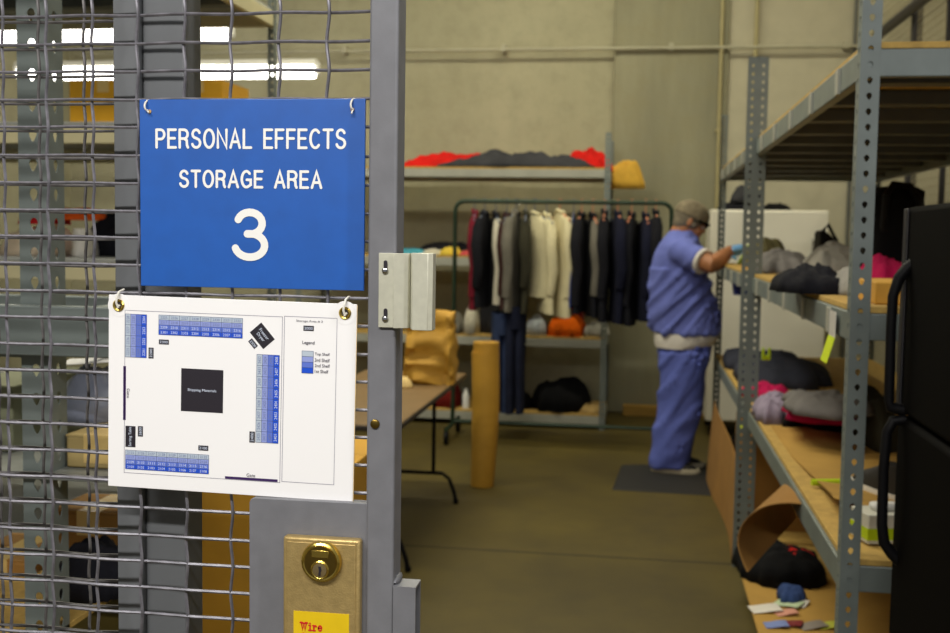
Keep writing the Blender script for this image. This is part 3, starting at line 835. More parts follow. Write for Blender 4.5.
strip(317, 72, 8.0, 'lower longer strip light glowing through the mesh beside the blue sign')
strip(231, 33, 6.4, 'upper strip light glowing through the mesh behind the grey post')

# ================================================================== THINGS BEHIND THE MESH (left)
def carton(label, lo, hi, m=CARD, rz=0, group=None, flaps=True):
    cx, cy = (lo[0]+hi[0])/2, (lo[1]+hi[1])/2
    r = thing('cardboard_box', label, 'box', (cx, cy, lo[2]), rz, group)
    w2, d2, h = (hi[0]-lo[0])/2, (hi[1]-lo[1])/2, hi[2]-lo[2]
    MB().box((-w2, -d2, 0), (w2, d2, h-.004)).build('box_body', m, r, bevel=.004)
    if flaps:
        MB().box((-w2, -d2, h-.004), (w2, -.002, h)).build('flap', m, r); MB().box((-w2, .002, h-.004), (w2, d2, h)).build('flap', m, r)
        MB().box((-.025, -d2-.0008, h-.05), (.025, d2+.0008, h+.0008)).build('packing_tape', mat('tape_tan', (206, 176, 110), .3, 0, .03), r)
    return r
zc2 = P(90, 122, 3.87).z; zc1 = P(90, 259, 3.87).z
a = P(69, 80, 4.2); b = P(114, 120, 4.2)
YBOX = mat('box_golden', (206, 152, 18), .7, 0, .06)
carton('golden cardboard box on the upper shelf below the strip lights', (a.x, 4.2, zc2+.0005), (b.x+.10, 4.6, a.z), YBOX)
a = P(196, 84, 4.3); b = P(223, 98, 4.3)
carton('golden cardboard box peeking above the blue sign', (a.x-.1, 4.3, zc2+.0005), (b.x, 4.6, P(196, 80, 4.3).z), YBOX)
a = P(72, 158, 4.35); b = P(117, 168, 4.35)
for i, (pa, pb, col, lab) in enumerate(((60, 122, (38, 36, 44), 'black jacket with an orange band on the shelf behind the mesh'),)):
    A = P(pa, 262, 4.25); B = P(pb, 262, 4.25)
    heap('jacket', lab, 'jacket', ((A.x+B.x)/2+.06, 4.42, zc1+.001), .20, .20, .17, cloth('black_cloth', (26, 26, 32)), 5, flat=.5)
A = P(88, 213, 4.36)
heap('cloth_bundle', 'orange cloth lying on top of the black jacket behind the mesh', 'cloth', (P(74, 213, 4.42).x+.03, 4.42, zc1+.150), .13, .12, .052, cloth('orange_cloth', (226, 92, 28)), 9)
def sneaker(c, rz, sc, mu, label, cat='shoe', ms=None, group=None):
    r = thing('shoe', label, cat, c, rz, group)
    ms = ms or mat('sole_white', (220, 216, 206), .6, 0, .05)
    def prof(k): return [(-.135, .040), (-.12, .050), (-.03, .040), (.06, .048), (.12, .046), (.15, .020)]
    MB().loft([(.01, 0, 0, .145, .046), (.01, 0, .010, .150, .049), (.008, 0, .028, .148, .047)], 28, p=2.4, M=Matrix.Scale(sc, 4)).build('sole', ms, r)
    MB().loft([(.006, 0, .026, .144, .045), (-.002, 0, .05, .132, .044), (-.035, 0, .075, .094, .040), (-.06, 0, .095, .068, .036), (-.068, 0, .112, .058, .034)], 28, p=2.3, M=Matrix.Scale(sc, 4)).build('upper', mu, r)
    MB().tube([(.04, -.02, .073), (.035, .02, .073), (.015, -.02, .082), (.01, .02, .082), (-.01, -.02, .09), (-.015, .02, .09)], .004, 6, M=Matrix.Scale(sc, 4)).build('laces', ms, r)
    return r
WHT = mat('white_leather', (226, 220, 208), .6, 0, .05)
q = P(72, 256, 4.13); sneaker((q.x, 4.24, zc1+.001), PI*.6, 1.0, WHT, 'white shoe on the shelf left of the black jacket behind the mesh')
q = P(12, 250, 4.13); heap('cloth_bundle', 'cream folded shirt at the far left edge of the shelf behind the mesh', 'cloth', (q.x, 4.35, zc1+.001), .13, .2, .12, cloth('cream_cloth', (226, 206, 176)), 12)
q = P(10, 196, 4.13); heap('cloth_bundle', 'red cloth on top of the cream shirt behind the mesh', 'cloth', (q.x, 4.4, zc1+.13), .08, .14, .09, cloth('red_cloth', (196, 36, 40)), 14)
# on the near left rack
zsh = ZA+.006
SACK = mat('grey_plastic', (142, 148, 168), .4, 0, .12, 9, .2, 20)
q0, q1 = P(64, 440, 2.0), P(112, 440, 2.0)
heap('plastic_bag', 'grey plastic bag on the narrow steel shelf behind the mesh', 'bag', (P(92, 400, 1.95).x, 1.98, zsh+.061), .075, .09, .105, SACK, 21, flat=.45)
carton('flat tan carton under the grey plastic bag', (P(66, 440, 1.80).x, 1.80, zsh+.0005), (P(128, 440, 1.80).x, 2.15, zsh+.060), mat('carton_tan', (168, 146, 92), .8, 0, .06))
q0 = P(8, 440, 1.9)
carton('grey-green carton left of the keyhole upright', (q0.x-.12, 1.9, zsh+.0005), (P(13, 440, 1.9).x, 2.2, P(13, 384, 1.9).z), mat('carton_green', (120, 122, 96), .8, 0, .06), flaps=False)
def paper(label, c, w2, d2, rz, m=None, tilt=0, name='paper_sheet', th=.0015, curl=.004, group=None):
    mb = MB(); n = 6; V = []; Fc = []
    for s in (0, 1):
        for i in range(n+1):
            for j in range(2):
                x = -w2+2*w2*i/n
                V.append((x, -d2 if j == 0 else d2, s*th+curl*(1-math.cos(2.2*i/n*PI*.5))*.8))
    def id_(s, i, j): return s*(n+1)*2+i*2+j
    for i in range(n):
        Fc += [(id_(1, i, 0), id_(1, i+1, 0), id_(1, i+1, 1), id_(1, i, 1)), (id_(0, i, 1), id_(0, i+1, 1), id_(0, i+1, 0), id_(0, i, 0)),
               (id_(0, i, 0), id_(0, i+1, 0), id_(1, i+1, 0), id_(1, i, 0)), (id_(0, i+1, 1), id_(0, i, 1), id_(1, i, 1), id_(1, i+1, 1))]
    Fc += [(id_(0, 0, 0), id_(1, 0, 0), id_(1, 0, 1), id_(0, 0, 1)), (id_(0, n, 1), id_(1, n, 1), id_(1, n, 0), id_(0, n, 0))]
    mb.add(V, Fc); o = mb.build(name, m or mat('paper_white', (228, 226, 224), .7, 0, .02)); o.location = c; o.rotation_euler = (tilt, 0, rz)
    return tag(o, label, 'paper', group)
zdk = .79
q = P(96, 585, 2.15)
heap('bag', 'black bag lying on the low shelf behind the mesh', 'bag', (P(97, 585, 1.98).x, 1.99, zdk+.001), .075, .085, .11, cloth('black_cloth', (26, 26, 32)), 31, flat=.45)
qa, qb = P(66, 500, 2.45), P(124, 500, 2.45)
carton('brown carton standing behind the black bag on the low shelf', (P(50, 500, 2.1).x, 2.10, zdk+.0005), (P(126, 500, 2.1).x, 2.25, P(90, 512, 2.1).z), CARDD)
qa = P(0, 500, 2.2); qb = P(25, 500, 2.2)
carton('dark carton at the bottom left corner behind the mesh', (P(-40, 500, 2.05).x, 2.05, zdk+.0005), (P(30, 500, 2.05).x, 2.24, P(10, 560, 2.05).z), CARDD)
for i, (px, py, rz_) in enumerate(((88, 372, .3), (100, 366, -.2))):
    pass
# stack of papers on top of the grey bag's shelf neighbour
q = P(80, 372, 2.2)
paper('loose white paper lying on the grey plastic bag', (P(92, 372, 1.95).x, 1.97, zsh+.168), .06, .05, .3)
# big golden carton standing on the floor next to the rack end
qa = P(204, 560, 2.75); qb = P(340, 560, 2.75)
carton('tall golden cardboard carton on the floor behind the lock plate', (qa.x-.1, 2.75, 0.0005), (qb.x, 3.3, P(230, 470, 2.75).z), mat('carton_gold', (196, 146, 40), .8, 0, .08))

# ================================================================== FOLDING TABLE, PAPER BAG, KRAFT ROLL
TZ = .70
tcor = Pz(466, 373, TZ)
TXR = tcor.x; TYF = tcor.y; TYN = TYF-1.83
tb = thing('folding_table', 'brown topped folding table behind the gate post', 'table', (TXR-.30, (TYF+TYN)/2, 0))
wpart(MB().box((TXR-.60, TYN, TZ-.022), (TXR, TYF, TZ)).build('table_top', mat('table_brown', (118, 92, 56), .55, 0, .08), bevel=.004), tb)
wpart(MB().box((TXR-.605, TYN-.005, TZ-.028), (TXR+.004, TYF+.005, TZ-.006)).build('edge_trim', mat('trim_dark', (44, 38, 32), .5), bevel=.003), tb)
for yy in (TYN+.25, TYF-.30):
    mb = MB()
    xa, xb = TXR-.47, TXR-.13
    for x in (xa, xb): mb.tube([(x, yy, TZ-.03), (x, yy, .17)], .011, 8)
    mb.tube([(xa-.13, yy, .012), (xa-.12, yy, .06), (xa-.09, yy, .14), (xa-.05, yy, .168), (xb+.05, yy, .168), (xb+.09, yy, .14), (xb+.12, yy, .06), (xb+.13, yy, .012)], .011, 8)
    mb.tube([(xb, yy, TZ-.10), (xb-.02, yy+.25*(1 if yy < (TYN+TYF)/2 else -1), TZ-.035)], .007, 6)
    wpart(mb.build('leg_frame', BLKP), tb)
    for x in (xa-.13, xb+.13):
        wpart(MB().lathe([(.014, -.012), (.016, .010)], 12, M=Matrix.Translation((x, yy, .0125)) @ Matrix.Rotation(PI/2, 4, 'X')).build('foot_cap', BLKP), tb)
# crumpled paper bag
bb0, bb1 = Pz(400, 386, TZ), Pz(449.5, 386, TZ)
bz = P(430, 312, bb1.y).z
bag = thing('paper_bag', 'upright brown paper bag standing on the folding table', 'bag', ((bb0.x+bb1.x)/2, bb1.y+.09, TZ+.001))
w2 = (bb1.x-bb0.x)/2+.012; h = bz-TZ
mb = MB(); V = []; Fc = []; n = 40; K = 14
for i in range(K+1):
    t_ = i/K
    for j in range(n):
        q_ = 2*PI*j/n; c_, s_ = math.cos(q_), math.sin(q_)
        rx = w2*(1-.10*t_); ry = .085*(1-.55*t_**1.5)
        x = rx*math.copysign(abs(c_)**.35, c_); y = ry*math.copysign(abs(s_)**.35, s_)
        k = .034*noise.noise(Vector((x*9, y*9+4, t_*5)))+.016*(1-abs(noise.noise(Vector((x*16+t_*3, y*16, t_*9)))*3))
        V.append((x*(1+k*3)+.01*t_, y+k*1.6, h*t_+(.012*noise.noise(Vector((x*12, y*8, 3))) if i == K else 0)))
for i in range(K):
    for j in range(n):
        j2 = (j+1) % n; Fc.append((i*n+j, i*n+j2, (i+1)*n+j2, (i+1)*n+j))
Fc.append(tuple(range(n-1, -1, -1))); Fc.append(tuple(range(K*n, (K+1)*n)))
mb.add(V, Fc); mb.build('bag_body', KRAFT, bag, angle=60)
MB().tube([(-w2*.3, -.045, h*.97), (-w2*.28, -.05, h*1.02), (0, -.05, h*1.05), (w2*.28, -.05, h*1.02), (w2*.3, -.045, h*.97)], .004, 6).build('handle', KRAFT, bag)
o = heap('crumpled_paper', 'small crumpled cream paper in front of the paper bag', 'paper', Pz(404, 388, TZ), .045, .04, .06, mat('paper_cream', (226, 196, 130), .7, 0, .05), 44); o.location.z = TZ+.001
# kraft paper roll standing on end
rb = Pz(481, 489, 0); rad = (P(497, 420, rb.y).x-P(471, 420, rb.y).x)/2
hr = P(483, 343, rb.y+.02).z
roll = thing('paper_roll', 'tall roll of brown kraft paper standing on end on the floor', 'roll', (rb.x, rb.y+rad, 0))
sec = []
for i in range(15):
    t_ = i/14
    sec.append((.010*math.sin(t_*PI)+.006*t_, 0, .001+hr*t_, rad*(.84+.17*math.sin(min(1, t_*1.15)*PI*.62)), rad*(.84+.17*math.sin(t_*PI*.6))))
MB().loft(sec, 28).build('rolled_paper', KRAFT, roll, angle=60)
V = []; Fc = []
mb = MB().loft([(s[0]-rad*.12, s[1]-rad*.10, s[2]+.003, s[3]*.99, s[4]*.97) for s in sec[:-1]], 28)
mb.build('outer_wrap', KRAFT, roll, angle=60)
mb = MB().tube([(.006, 0, hr-.01), (.006, 0, hr+.002)], rad*.35, 16); mb.build('core', CARDD, roll)

# ================================================================== HANGING CLOTHES
GRY = 7.95
gl = P(455.5, 201, GRY); gr_ = P(672, 203, GRY)
gz = (gl.z+gr_.z)/2
rail = thing('garment_rail', 'dark green pipe garment rail full of hanging clothes', 'garment rack', ((gl.x+gr_.x)/2, GRY, 0))
gx0_, gx1_ = gl.x, gr_.x
mb = MB(); rr = .07
pts = [(gx0_, GRY, .10)]+[(gx0_, GRY, gz-rr)]+[(gx0_+rr*(1-math.cos(t_)), GRY, gz-rr+rr*math.sin(t_)) for t_ in (.4, .8, 1.2, PI/2)]
pts += [(gx1_-rr+rr*math.sin(t_), GRY, gz-rr+rr*math.cos(t_)) for t_ in (0, .4, .8, 1.2, PI/2)]+[(gx1_, GRY, .10)]
wpart(mb.tube(pts, .016, 10).build('rail_frame', GRNP), rail)
for x in (gx0_, gx1_):
    wpart(MB().tube([(x, GRY-.28, .11), (x, GRY+.28, .11)], .016, 10).build('foot_bar', GRNP), rail)
    for y in (GRY-.26, GRY+.26):
        wpart(MB().lathe([(.045, -.014), (.050, -.010), (.050, .010), (.045, .014)], 18, M=Matrix.Translation((x, y, .0505)) @ Matrix.Rotation(PI/2, 4, 'Z')).build('castor', BLKP), rail)
wpart(MB().tube([(gx0_, GRY, .13), (gx1_, GRY, .13)], .013, 8).build('lower_bar', GRNP), rail)
def garment(px, label, m, ybot, rz=0, thick=.05, half=.23, seed=0, sleeve=True, hcol=None, stripe=None, ytop=213, cat='jacket', slen=.62, name='hanging_jacket'):
    """a jacket on a hanger, hung across the rail; local x = thickness, local y = shoulder line"""
    x = P(px, 201, GRY).x; zt = P(px, ytop, GRY).z; zb = P(px, ybot, GRY).z
    r = thing(name, label, cat, (x, GRY, zt), rz, 'clothes on the garment rail')
    L = zt-zb; R2 = rng(seed)
    n = 30; K = 16; V = []; Fc = []
    for i in range(K+1):
        t_ = i/K
        hw = half*(1.0 if t_ > .16 else .30+.70*(t_/.16)**.6) * (1+.05*t_)
        tk = thick*(.55+.55*min(1, t_*4))*(1+.12*math.sin(t_*5+seed))
        for j in range(n):
            q_ = 2*PI*j/n; c_, s_ = math.cos(q_), math.sin(q_)
            yy = hw*math.copysign(abs(s_)**.7, s_)
            f_ = .30*noise.noise(Vector((yy*14+seed*3, t_*2.2, seed)))*tk*min(1, t_*3)*1.6
            xx = tk*math.copysign(abs(c_)**.8, c_)+f_
            V.append((xx, yy, -L*t_+(.012*noise.noise(Vector((yy*8, xx*9, seed))) if i == K else 0)))
    for i in range(K):
        for j in range(n):
            j2 = (j+1) % n; Fc.append((i*n+j, (i+1)*n+j, (i+1)*n+j2, i*n+j2))
    Fc.append(tuple(range(n))); Fc.append(tuple(K*n+n-1-j for j in range(n)))
    MB().add(V, Fc).build('garment_body', m, r, angle=70)
    if sleeve:
        for s in (-1, 1):
            y0 = s*half*.86
            pts = [(0, y0*.86, -.045), (.0, y0*1.08, -.10), (.006*s, y0*1.20, -.22), (.012, y0*1.22, -.38), (.0, y0*1.18, -.52), (-.004, y0*1.14, -slen)]
            MB().tube(pts, [.030, .040, .040, .037, .033, .030], 12, flat=.9).build('sleeve', stripe if (stripe and s < 0) else m, r, angle=70)
        MB().tube([(thick*.4, -.06, -.006), (thick*.5, 0, .012), (thick*.4, .06, -.006), (-thick*.3, .07, .0), (-thick*.5, 0, .022), (-thick*.3, -.07, .0), (thick*.4, -.06, -.006)], .013, 8).build('collar', m, r)
    hm = hcol or mat('hanger_blue_grey', (96, 104, 124), .4, 0, .05)
    hk = gz-zt
    MB().tube([(0, -.20, -.055), (0, -.10, -.02), (0, 0, .010), (0, .10, -.02), (0, .20, -.055)], .006, 6).build('hanger', hm, r)
    MB().tube([(0, 0, .006), (0, 0, hk-.022), (0, .018, hk-.006), (0, .021, hk+.010), (0, .012, hk+.0205), (0, -.004, hk+.0225), (0, -.019, hk+.014)], .0042, 6).build('hanger_hook', hm, r)
    return r
PINK = mat('hanger_peach', (214, 140, 104), .4, 0, .05)
MAR = cloth('maroon_cloth', (112, 26, 42)); BLKC = cloth('black_cloth', (26, 26, 32)); NAVY = cloth('navy_cloth', (24, 26, 44)); GRYC = cloth('grey_cloth', (112, 108, 98))
CRM = cloth('cream_jacket', (214, 204, 166), .08); BRNC = cloth('dark_brown_cloth', (58, 36, 34)); OLV = cloth('dark_olive_cloth', (56, 54, 42)); BLUC = cloth('royal_blue_cloth', (34, 62, 150)); WHC = cloth('off_white_cloth', (196, 190, 172), .08)
G_ = [
 (475, 'maroon jacket hanging first from the left on the rail', MAR, 309, .12, .036, None, None),
 (485, 'black coat hanging between the maroon jacket and the white-sleeved jacket', BLKC, 306, -.1, .036, None, None),
 (496, 'jacket with a long off-white sleeve near the left of the rail', BLKC, 303, .25, .036, None, WHC),
 (507, 'dark brown jacket hanging left of the grey one on the rail', BRNC, 307, .0, .034, None, None),
 (516, 'grey jacket hanging left of the cream jackets on the rail', GRYC, 310, -.15, .036, None, None),
 (526, 'dark olive coat hanging just left of the cream jackets', OLV, 312, .1, .034, None, None),
 (535, 'leftmost cream jacket on the rail with its sleeve turned outward', CRM, 296, .75, .042, None, None),
 (547, 'middle one of the three cream jackets on the rail', CRM, 312, .30, .040, None, None),
 (560, 'rightmost cream jacket on the rail under a peach hanger', CRM, 316, .45, .042, PINK, None),
 (574, 'royal blue shirt squeezed between cream and black jackets', BLUC, 306, .0, .013, None, None),
 (582, 'black jacket right beside the royal blue shirt', BLKC, 312, -.1, .036, PINK, None),
 (593, 'black jacket with a grey sleeve in the right half of the rail', BLKC, 316, .2, .036, PINK, GRYC),
 (605, 'black coat in the middle of the dark clothes on the rail', BLKC, 320, .0, .042, PINK, None),
 (618, 'long navy coat left of the rail end', NAVY, 322, .15, .042, PINK, None),
 (632, 'black coat second from the right rail end', BLKC, 324, -.12, .042, PINK, None),
 (646, 'navy jacket third from the right rail end behind the person', NAVY, 320, .1, .042, PINK, None),
 (656, 'dark jacket at the right end of the rail behind the person', BLKC, 308, .05, .032, PINK, None)]
G_[14] = (632, 'black coat hanging left of the navy jacket near the right rail end', BLKC, 324, -.12, .042, PINK, None)
G_[15] = (646, 'navy jacket next to last on the rail behind the person', NAVY, 320, .1, .042, PINK, None)
for i, (px, lab, m, yb, rz_, tk, hc, st) in enumerate(G_):
    garment(px, lab, m, yb, rz_, tk*.85, (.20, .22, .18)[i % 3] if m is not CRM else .19, i+1, m is not BLUC, hc, st, 213+(i*5 % 4), slen=(.60, .52, .64, .56)[i % 4])
# two pairs of jeans hung lower, folded over hangers
JEAN = cloth('denim_blue', (52, 64, 96)); JEAND = cloth('denim_dark', (34, 38, 58))
def trousers(px, label, m, ytop, ybot, rz, seed):
    x = P(px, 300, GRY).x; zt = P(px, ytop, GRY).z; zb = P(px, ybot, GRY).z
    r = thing('hanging_trousers', label, 'trousers', (x, GRY-.02, zt), rz, 'trousers below the jackets')
    L = zt-zb
    for s in (-1, 1):
        secs = [(s*.032, s*.02+.01*math.sin(t_*6+seed), -L*t_, .040*(1-.25*t_), .105*(1-.30*t_)) for t_ in [1-k/9 for k in range(10)]]
        MB().loft(secs, 18).build('trouser_leg', m, r, angle=70)
    MB().loft([(0, .0, -.16, .066, .115), (0, 0, -.06, .062, .13), (0, 0, 0, .05, .135)], 20).build('waist', m, r, angle=70)
    hk = gz-zt
    MB().tube([(0, 0, -.02), (0, 0, hk-.022), (0, .018, hk-.006), (0, .021, hk+.010), (0, .012, hk+.0205), (0, -.004, hk+.0225), (0, -.019, hk+.014)], .004, 6).build('hanger_hook', CHROME, r)
trousers(501.5, 'blue jeans hanging low at the left of the rail', JEAN, 312, 412, .2, 1)
trousers(517, 'dark jeans hanging low to the right of the blue jeans', JEAND, 306, 413, -.1, 2)

# ================================================================== BACK RACK CONTENTS
ZB = LVB
def hp(px0, px1, Y, z, h_px, m, seed, label, cat='cloth', name='cloth_bundle', depth=.2, **kw):
    a = P(px0, 300, Y); b = P(px1, 300, Y)
    return heap(name, label, cat, ((a.x+b.x)/2, Y+depth*.9, z+.001), (b.x-a.x)/2, depth, h_px*Y/F, m, seed, **kw)
REDC = cloth('bright_red_cloth', (206, 30, 24)); CHAR = cloth('charcoal_cloth', (58, 58, 62))
hp(398, 520, 8.90, ZB[3], 17, REDC, 51, 'long red jacket lying on the top shelf of the back rack', 'jacket', 'jacket', .15, freq=2)
hp(438, 606, 8.58, ZB[3], 14, CHAR, 52, 'charcoal jacket spread across the top shelf of the back rack', 'jacket', 'jacket', .14, freq=2, fold=.5)
hp(560, 610, 8.90, ZB[3]+.0, 22, REDC, 53, 'red jacket sleeve bundle at the right end of the top shelf', 'jacket', 'jacket', .15, freq=1.5)
hp(603, 640, 8.95, ZB[3]-.14, 30, mat('straw_cloth', (206, 160, 56), .9, 0, .15, 8, .3, 30), 54, 'mustard cloth bundle hanging beyond the rack upright', 'cloth', 'cloth_bundle', .10)
hp(385, 425, 8.6, ZB[2], 6, cloth('teal_cloth', (70, 150, 170)), 55, 'teal folded cloth on the second shelf of the back rack', depth=.2)
hp(412, 446, 8.6, ZB[2], 6, WHC, 56, 'white folded cloth on the second shelf of the back rack', depth=.2)
hp(436, 458, 8.58, ZB[2]+.0, 9, cloth('yellow_cloth', (216, 186, 70)), 57, 'yellow folded cloth on the second shelf of the back rack', depth=.2)
hp(454, 482, 8.6, ZB[2], 6, cloth('salmon_cloth', (196, 80, 80)), 58, 'salmon folded cloth on the second shelf of the back rack', depth=.2)
hp(414, 470, 8.74, ZB[2]+.04, 8, BLKC, 59, 'black cloth behind the coloured cloths on the second shelf', depth=.16)
hp(545, 585, 8.56, ZB[1], 21, cloth('orange_bright', (236, 104, 10), .1), 60, 'bright orange vest heaped on the waist high back shelf', 'vest', 'vest', .17, flat=.4)
hp(525, 547, 8.6, ZB[1], 20, cloth('pale_grey_cloth', (176, 182, 188), .1), 61, 'pale grey cloth left of the orange vest', depth=.15, flat=.45)
hp(582, 611, 8.6, ZB[1], 14, cloth('grey_white_cloth', (160, 158, 150), .2), 62, 'grey and white cloth right of the orange vest', depth=.17, flat=.5)
hp(566, 584, 8.78, ZB[1]+.0, 34, cloth('dark_red_cloth', (110, 26, 22)), 63, 'dark red garment standing behind the orange vest', depth=.12, flat=.35)
hp(438, 464, 8.58, ZB[1], 22, GRYC, 64, 'grey crumpled cloth on the waist high shelf beside the rail post', depth=.16, flat=.45)
hp(462, 478, 8.56, ZB[1], 30, WHC, 65, 'off-white crumpled cloth on the waist high shelf', depth=.13, flat=.4)
hp(472, 520, 8.7, ZB[1], 34, CHAR, 66, 'charcoal crumpled cloth behind the jeans', depth=.16, flat=.4)
hp(532, 594, 8.6, ZB[0], 33, cloth('black_bag_cloth', (13, 13, 15)), 67, 'large black duffel bag on the bottom shelf of the back rack', 'bag', 'duffel_bag', .26, flat=.42)
hp(580, 604, 8.58, ZB[0], 9, cloth('tan_cloth', (170, 142, 90)), 68, 'tan cloth beside the black duffel bag', depth=.14)
hp(480, 534, 8.66, ZB[0], 20, BLKC, 69, 'black flat bag on the bottom shelf behind the jeans', 'bag', 'bag', .2, flat=.5)
# plank at the base of the back wall, right of the rack
a = P(606, 412, 9.3); b = P(705, 412, 9.3)
o = MB().box((a.x+.14, 9.30, 0.0005), (b.x, 9.42, .085)).build('timber_plank', mat('timber', (168, 132, 60), .8, 0, .15, 5, stretch=(1, 8, 8)), bevel=.004); tag(o, 'yellowish timber plank lying along the foot of the back wall', 'plank')
# things under / beyond the table
q = Pz(455, 432, 0)
hp(434, 462, 8.6, ZB[0], 26, cloth('dark_red_cloth', (110, 26, 22)), 71, 'dark red bag on the bottom back shelf beyond the table', 'bag', 'bag', .16, flat=.4)
q = P(465, 420, 8.6)
bt = thing('bottle', 'small white plastic bottle on the bottom shelf left of the kraft roll', 'bottle', (q.x, 8.62, ZB[0]))
MB().loft([(0, 0, .001, .026, .026), (0, 0, .10, .027, .027), (0, 0, .125, .018, .018), (0, 0, .135, .012, .012)], 18).build('bottle_body', mat('white_plastic', (230, 230, 226), .4, 0, .02), bt)
MB().loft([(0, 0, .134, .014, .014), (0, 0, .158, .013, .013)], 16).build('cap', mat('white_plastic', (230, 230, 226), .4, 0, .02), bt)

# ================================================================== WHITE CABINET AND RIGHT PARTITION
WY = 8.45
ca = P(709, 300, WY).x; cb = P(826, 300, WY).x; cz = P(770, 210, WY).z
cab = thing('storage_cabinet', 'tall white cabinet against the back wall behind the rack', 'cabinet', ((ca+cb)/2, WY, 0))
CABW = mat('cabinet_white', (238, 234, 222), .5, 0, .03, 3)
wpart(MB().box((ca, WY+.02, .12), (cb, WY+.62, cz)).build('cabinet_body', CABW, bevel=.006), cab)
wpart(MB().box((ca+.055, WY, .13), (cb-.004, WY+.019, cz-.008)).build('door', CABW, bevel=.006), cab)
wpart(MB().box((ca+.002, WY-.004, .125), (ca+.052, WY+.019, cz-.004)).build('edge_post', mat('cabinet_edge', (226, 220, 204), .5, 0, .02), bevel=.006), cab)
for x in (ca+.05, cb-.05):
    for y in (WY+.08, WY+.56):
        wpart(MB().tube([(x, y, 0), (x, y, .125)], .022, 10).build('leg', BLKP), cab)
q = P(812, 250, WY)
wpart(MB().tube([(q.x, WY-.001, q.z+.08), (q.x, WY-.035, q.z+.07), (q.x, WY-.035, q.z-.07), (q.x, WY-.001, q.z-.08)], .008, 8).build('handle', CHROME), cab)
o = hp(712, 760, WY+.10, cz, 8, cloth('black_cloth', (26, 26, 32)), 81, 'black flat bag on the left of the white cabinet top', 'bag', 'bag', .2, flat=.5)
hp(728, 762, WY+.12, cz+.06, 18, CHAR, 82, 'charcoal bag heaped on the black bag atop the white cabinet', 'bag', 'bag', .14, flat=.6)
hp(756, 790, WY+.10, cz, 7, cloth('black_bag_cloth', (13, 13, 15)), 83, 'small black pouch on the middle of the white cabinet top', 'bag', 'bag', .15)
PXW = 1.66
part_ = thing('wire_partition', 'dark framed wire mesh partition along the back of the right rack', 'partition', (PXW, 6, 0))
DKP = mat('partition_dark', (46, 44, 48), .5, .2, .08)
ys_ = [Px(826, 120, PXW).y-.05, Px(908, 120, PXW).y, 4.4, 2.2]
for y in ys_:
    wpart(MB().box((PXW, y-.03, 0), (PXW+.06, y+.03, 4.2)).build('post', DKP, bevel=.004), part_)
ym = Px(851, 100, PXW).y
wpart(MB().box((PXW, ym-.012, 0), (PXW+.03, ym+.012, 4.2)).build('frame_bar', mat('partition_grey', (96, 98, 96), .5, .2, .08), bevel=.002), part_)
yk = Px(943, 100, PXW).y
wpart(MB().box((PXW, yk-.010, 0), (PXW+.03, yk+.010, 4.2)).build('frame_bar', DKP, bevel=.002), part_)
for z in (.05, 1.2, 2.45+.0, 4.15):
    wpart(MB().box((PXW+.01, 2.2, z-.015), (PXW+.04, ys_[0], z+.015)).build('frame_rail', DKP, bevel=.002), part_)
a = Px(881, 33, PXW-.05); b = Px(930, -6, PXW-.05)
d_ = (b-a)
wpart(MB().tube([a-d_*.1, a+d_*2.2], .035, 8).build('brace', DKP), part_)
mb = MB(); y = 2.22
def wire_box(mb, lo, hi): mb.box(lo, hi)
while y < ys_[0]:
    wire_box(mb, (PXW+.022, y-.0016, .05), (PXW+.0252, y+.0016, 4.15)); y += .05
z = .08
while z < 4.15:
    wire_box(mb, (PXW+.0254, 2.2, z-.0016), (PXW+.0286, ys_[0], z+.0016)); z += .05
o = mb.build('wire_mesh', mat('wire_pale', (150, 142, 112), .5, .3, .1), smooth=False); wpart(o, part_); o['kind'] = 'stuff'

# ================================================================== RIGHT RACK CONTENTS
ZL, ZM = LV[1], LV[2]
def shelf_heap(px0, px1, py, z, depth, h, m, seed, label, cat='cloth', name='cloth_bundle', **kw):
    """a heap whose near lower edge sits at pixel row py on the shelf of height z"""
    a = Pz(px0, py, z); b = Pz(px1, py, z)
    return heap(name, label, cat, ((a.x+b.x)/2, a.y+depth*.95, z+.001), (b.x-a.x)/2, depth, h, m, seed, **kw)
MAG = cloth('magenta_cloth', (186, 24, 82), .12); LGR = cloth('light_grey_cloth', (150, 146, 138), .15); DGR = cloth('heather_grey_cloth', (112, 108, 106), .15)
CAMO = mat('olive_camo', (70, 66, 40), .9, 0, 0, 14, .3, 30, col2=(112, 104, 62))
LIME = mat('lime_plastic', (184, 210, 16), .5, 0, .05)
def hat(): pass
# middle shelf
shelf_heap(778, 856, 294, ZM, .22, .065, cloth('black_cloth', (26, 26, 32)), 101, 'black sweater hanging over the front edge of the middle right shelf', 'sweater', 'sweater', fold=.5, flat=.4, freq=1.6)
shelf_heap(758, 812, 274, ZM, .30, .10, DGR, 102, 'heather grey shirt behind the black sweater on the middle shelf', 'shirt', 'shirt')
shelf_heap(806, 868, 277, ZM, .32, .13, LGR, 103, 'light grey shirt in the middle of the middle right shelf', 'shirt', 'shirt')
shelf_heap(746, 790, 268, ZM, .24, .16, CAMO, 104, 'olive camouflage bag near the gloved hand on the middle shelf', 'bag', 'bag', flat=.6)
shelf_heap(868, 914, 286, ZM, .16, .09, MAG, 105, 'magenta cloth above the small carton on the middle shelf', flat=.6)
shelf_heap(880, 934, 280, ZM, .22, .17, WHC, 106, 'off-white shirt under the large black bag', 'shirt', 'shirt')
shelf_heap(838, 872, 296, ZM, .18, .07, LGR, 107, 'crumpled light grey cloth beside the near upright on the middle shelf')
a = Pz(864, 305, ZM)
carton('small flat carton on the near end of the middle right shelf', (a.x+.03, 2.80, ZM+.0005), (a.x+.30, 3.08, ZM+.060), mat('carton_orange', (200, 150, 56), .8, 0, .06), flaps=False)
